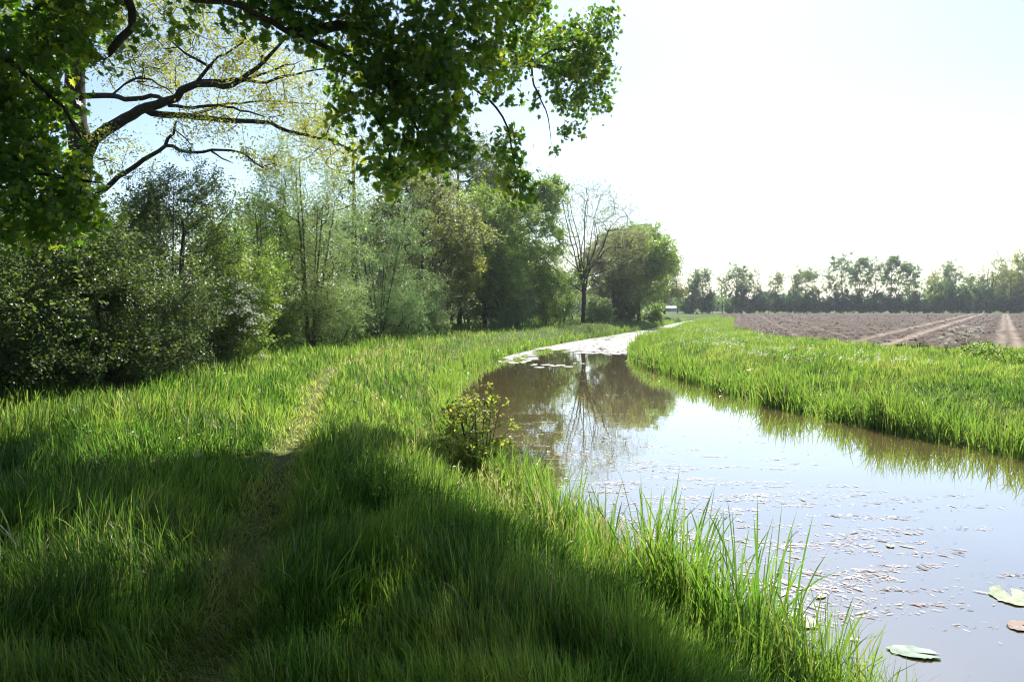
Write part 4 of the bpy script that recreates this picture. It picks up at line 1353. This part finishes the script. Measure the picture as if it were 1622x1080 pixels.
# cow parsley and white flowers on the far bank
m_umbel = leaf_mat("white_blossom", [(.62, .62, .55), (.8, .8, .74)], [(.6, .6, .5), (.8, .8, .7)], .4, .7, .1)
m_green_stem = plain_mat("green_stem", (.10, .16, .04), .5)


def cow_parsley(px, py, d, H, W, label, seed, n=14):
    rng = np.random.default_rng(seed)
    x, y = at(px, d)
    z = float(ground_z(np.array([x]), np.array([y]))[0])
    e = empty("cow_parsley", (x, y, z))
    tag(e, label, "cow parsley", "cow parsley on the far bank")
    lines, Ps = [], []
    for k in range(n):
        a = rng.uniform(0, 2 * pi); q = W / 2 * math.sqrt(rng.random()); h = H * rng.uniform(.6, 1)
        t = np.array([cos(a) * q, sin(a) * q, h])
        lines.append(([(0, 0, 0), (t[0] * .3, t[1] * .3, h * .55), t], .006, .004))
        P = t + np.clip(rng.normal(0, 1, (110, 3)), -1.5, 1.5) * [.04, .04, .008]
        Ps.append(P)
    line_tubes("stem", lines, m_green_stem, e)
    for P in Ps:
        V, Fc, v = leaves(P, .032, .9, rng, up=2)
        obj("flower_head", mesh_np("flower_head", V, Fc, False, {"v": v}), m_umbel, e)


cow_parsley(1530, 0, 23.5, 1.0, .9, "tall cow parsley with open umbels standing out against the ploughed soil", 970, 18)
cow_parsley(1500, 0, 23.8, .62, .5, "lower cow parsley left of the tall one at the field edge", 971, 8)

# white blossom spots scattered on both banks: single small flowers nobody could count
rng = np.random.default_rng(980)
Pf = []
for px, py, sx, n in [(1255, 551, 2, 5), (1420, 568, 3, 4), (1436, 568, 2, 3), (1474, 574, 2, 2), (1130, 540, 30, 60), (1170, 555, 40, 50), (1110, 520, 30, 50), (1200, 530, 40, 50), (1330, 560, 60, 40), (1060, 560, 30, 30)]:
    for k in range(n):
        q = gpix(px + rng.normal(0, sx), py + rng.normal(0, sx * .15), .33)
        Pf.append(q)
Pf = np.array(Pf)
dwf = water_d(Pf[:, 0], Pf[:, 1])
Pf = Pf[dwf > .2]
Pf = np.repeat(Pf, 5, 0) + rng.normal(0, .03, (len(Pf) * 5, 3))
V, Fc, v = leaves(Pf, .05, .9, rng, up=1)
tag(obj("white_wildflowers", mesh_np("white_wildflowers", V, Fc, False, {"v": v}), m_umbel), "tiny white wildflowers sprinkled through the far bank grass", "wildflowers", kind="stuff")

# white blossom on the shrub at the corner of the lawn
rng = np.random.default_rng(985)
Bl = []
for i in range(34):
    c = pix(rng.normal(385, 24), rng.normal(485, 30), 18.0 + rng.normal(0, .3))
    Bl.append(c + rng.normal(0, 1, (26, 3)) * [.07, .07, .035])
for o in list(bpy.data.objects):
    if o.get("label", "").startswith("low shrub with white blossom"):
        br = o
Bl = np.vstack(Bl) - np.array(br.location)
V, Fc, v = leaves(Bl, .045, .9, rng, up=1)
obj("blossom", mesh_np("blossom", V, Fc, False, {"v": v}), m_umbel, br)

# dark nettle clumps in the far bank grass
NG = "nettle clumps on the far bank"
for k, (px, py, w, h, lab) in enumerate([(1600, 570, 2.6, .6, "wide leafy nettle bed at the right edge below the field"),
                                         (1540, 560, 1.6, .5, "leafy clump below the cow parsley")]):
    g = gpix(px, py + 8, 0)
    sapling("nettle_clump", lab, "nettles", g[0], g[1], h, w * .8, 990 + k, 900, .07, 'mid', 60)["group"] = NG

# ------------------------------------------------------------------ air
hm, hn, hl = new_mat("haze")
pv = hn.new("ShaderNodeVolumePrincipled")
pv.inputs["Color"].default_value = (.82, .90, 1.0, 1)
pv.inputs["Density"].default_value = .0004
pv.inputs["Anisotropy"].default_value = .5
ho = hn.new("ShaderNodeOutputMaterial")
hl.new(pv.outputs[0], ho.inputs[1])
V, Fq = box((0, 2480, 8), (10400, 5200 + 5000, 22))
V, Fq = box((0, 0, 9), (10200, 10200, 24))
hz = obj("haze", mesh_np("haze", V, [Fq]), hm)
tag(hz, kind="stuff")
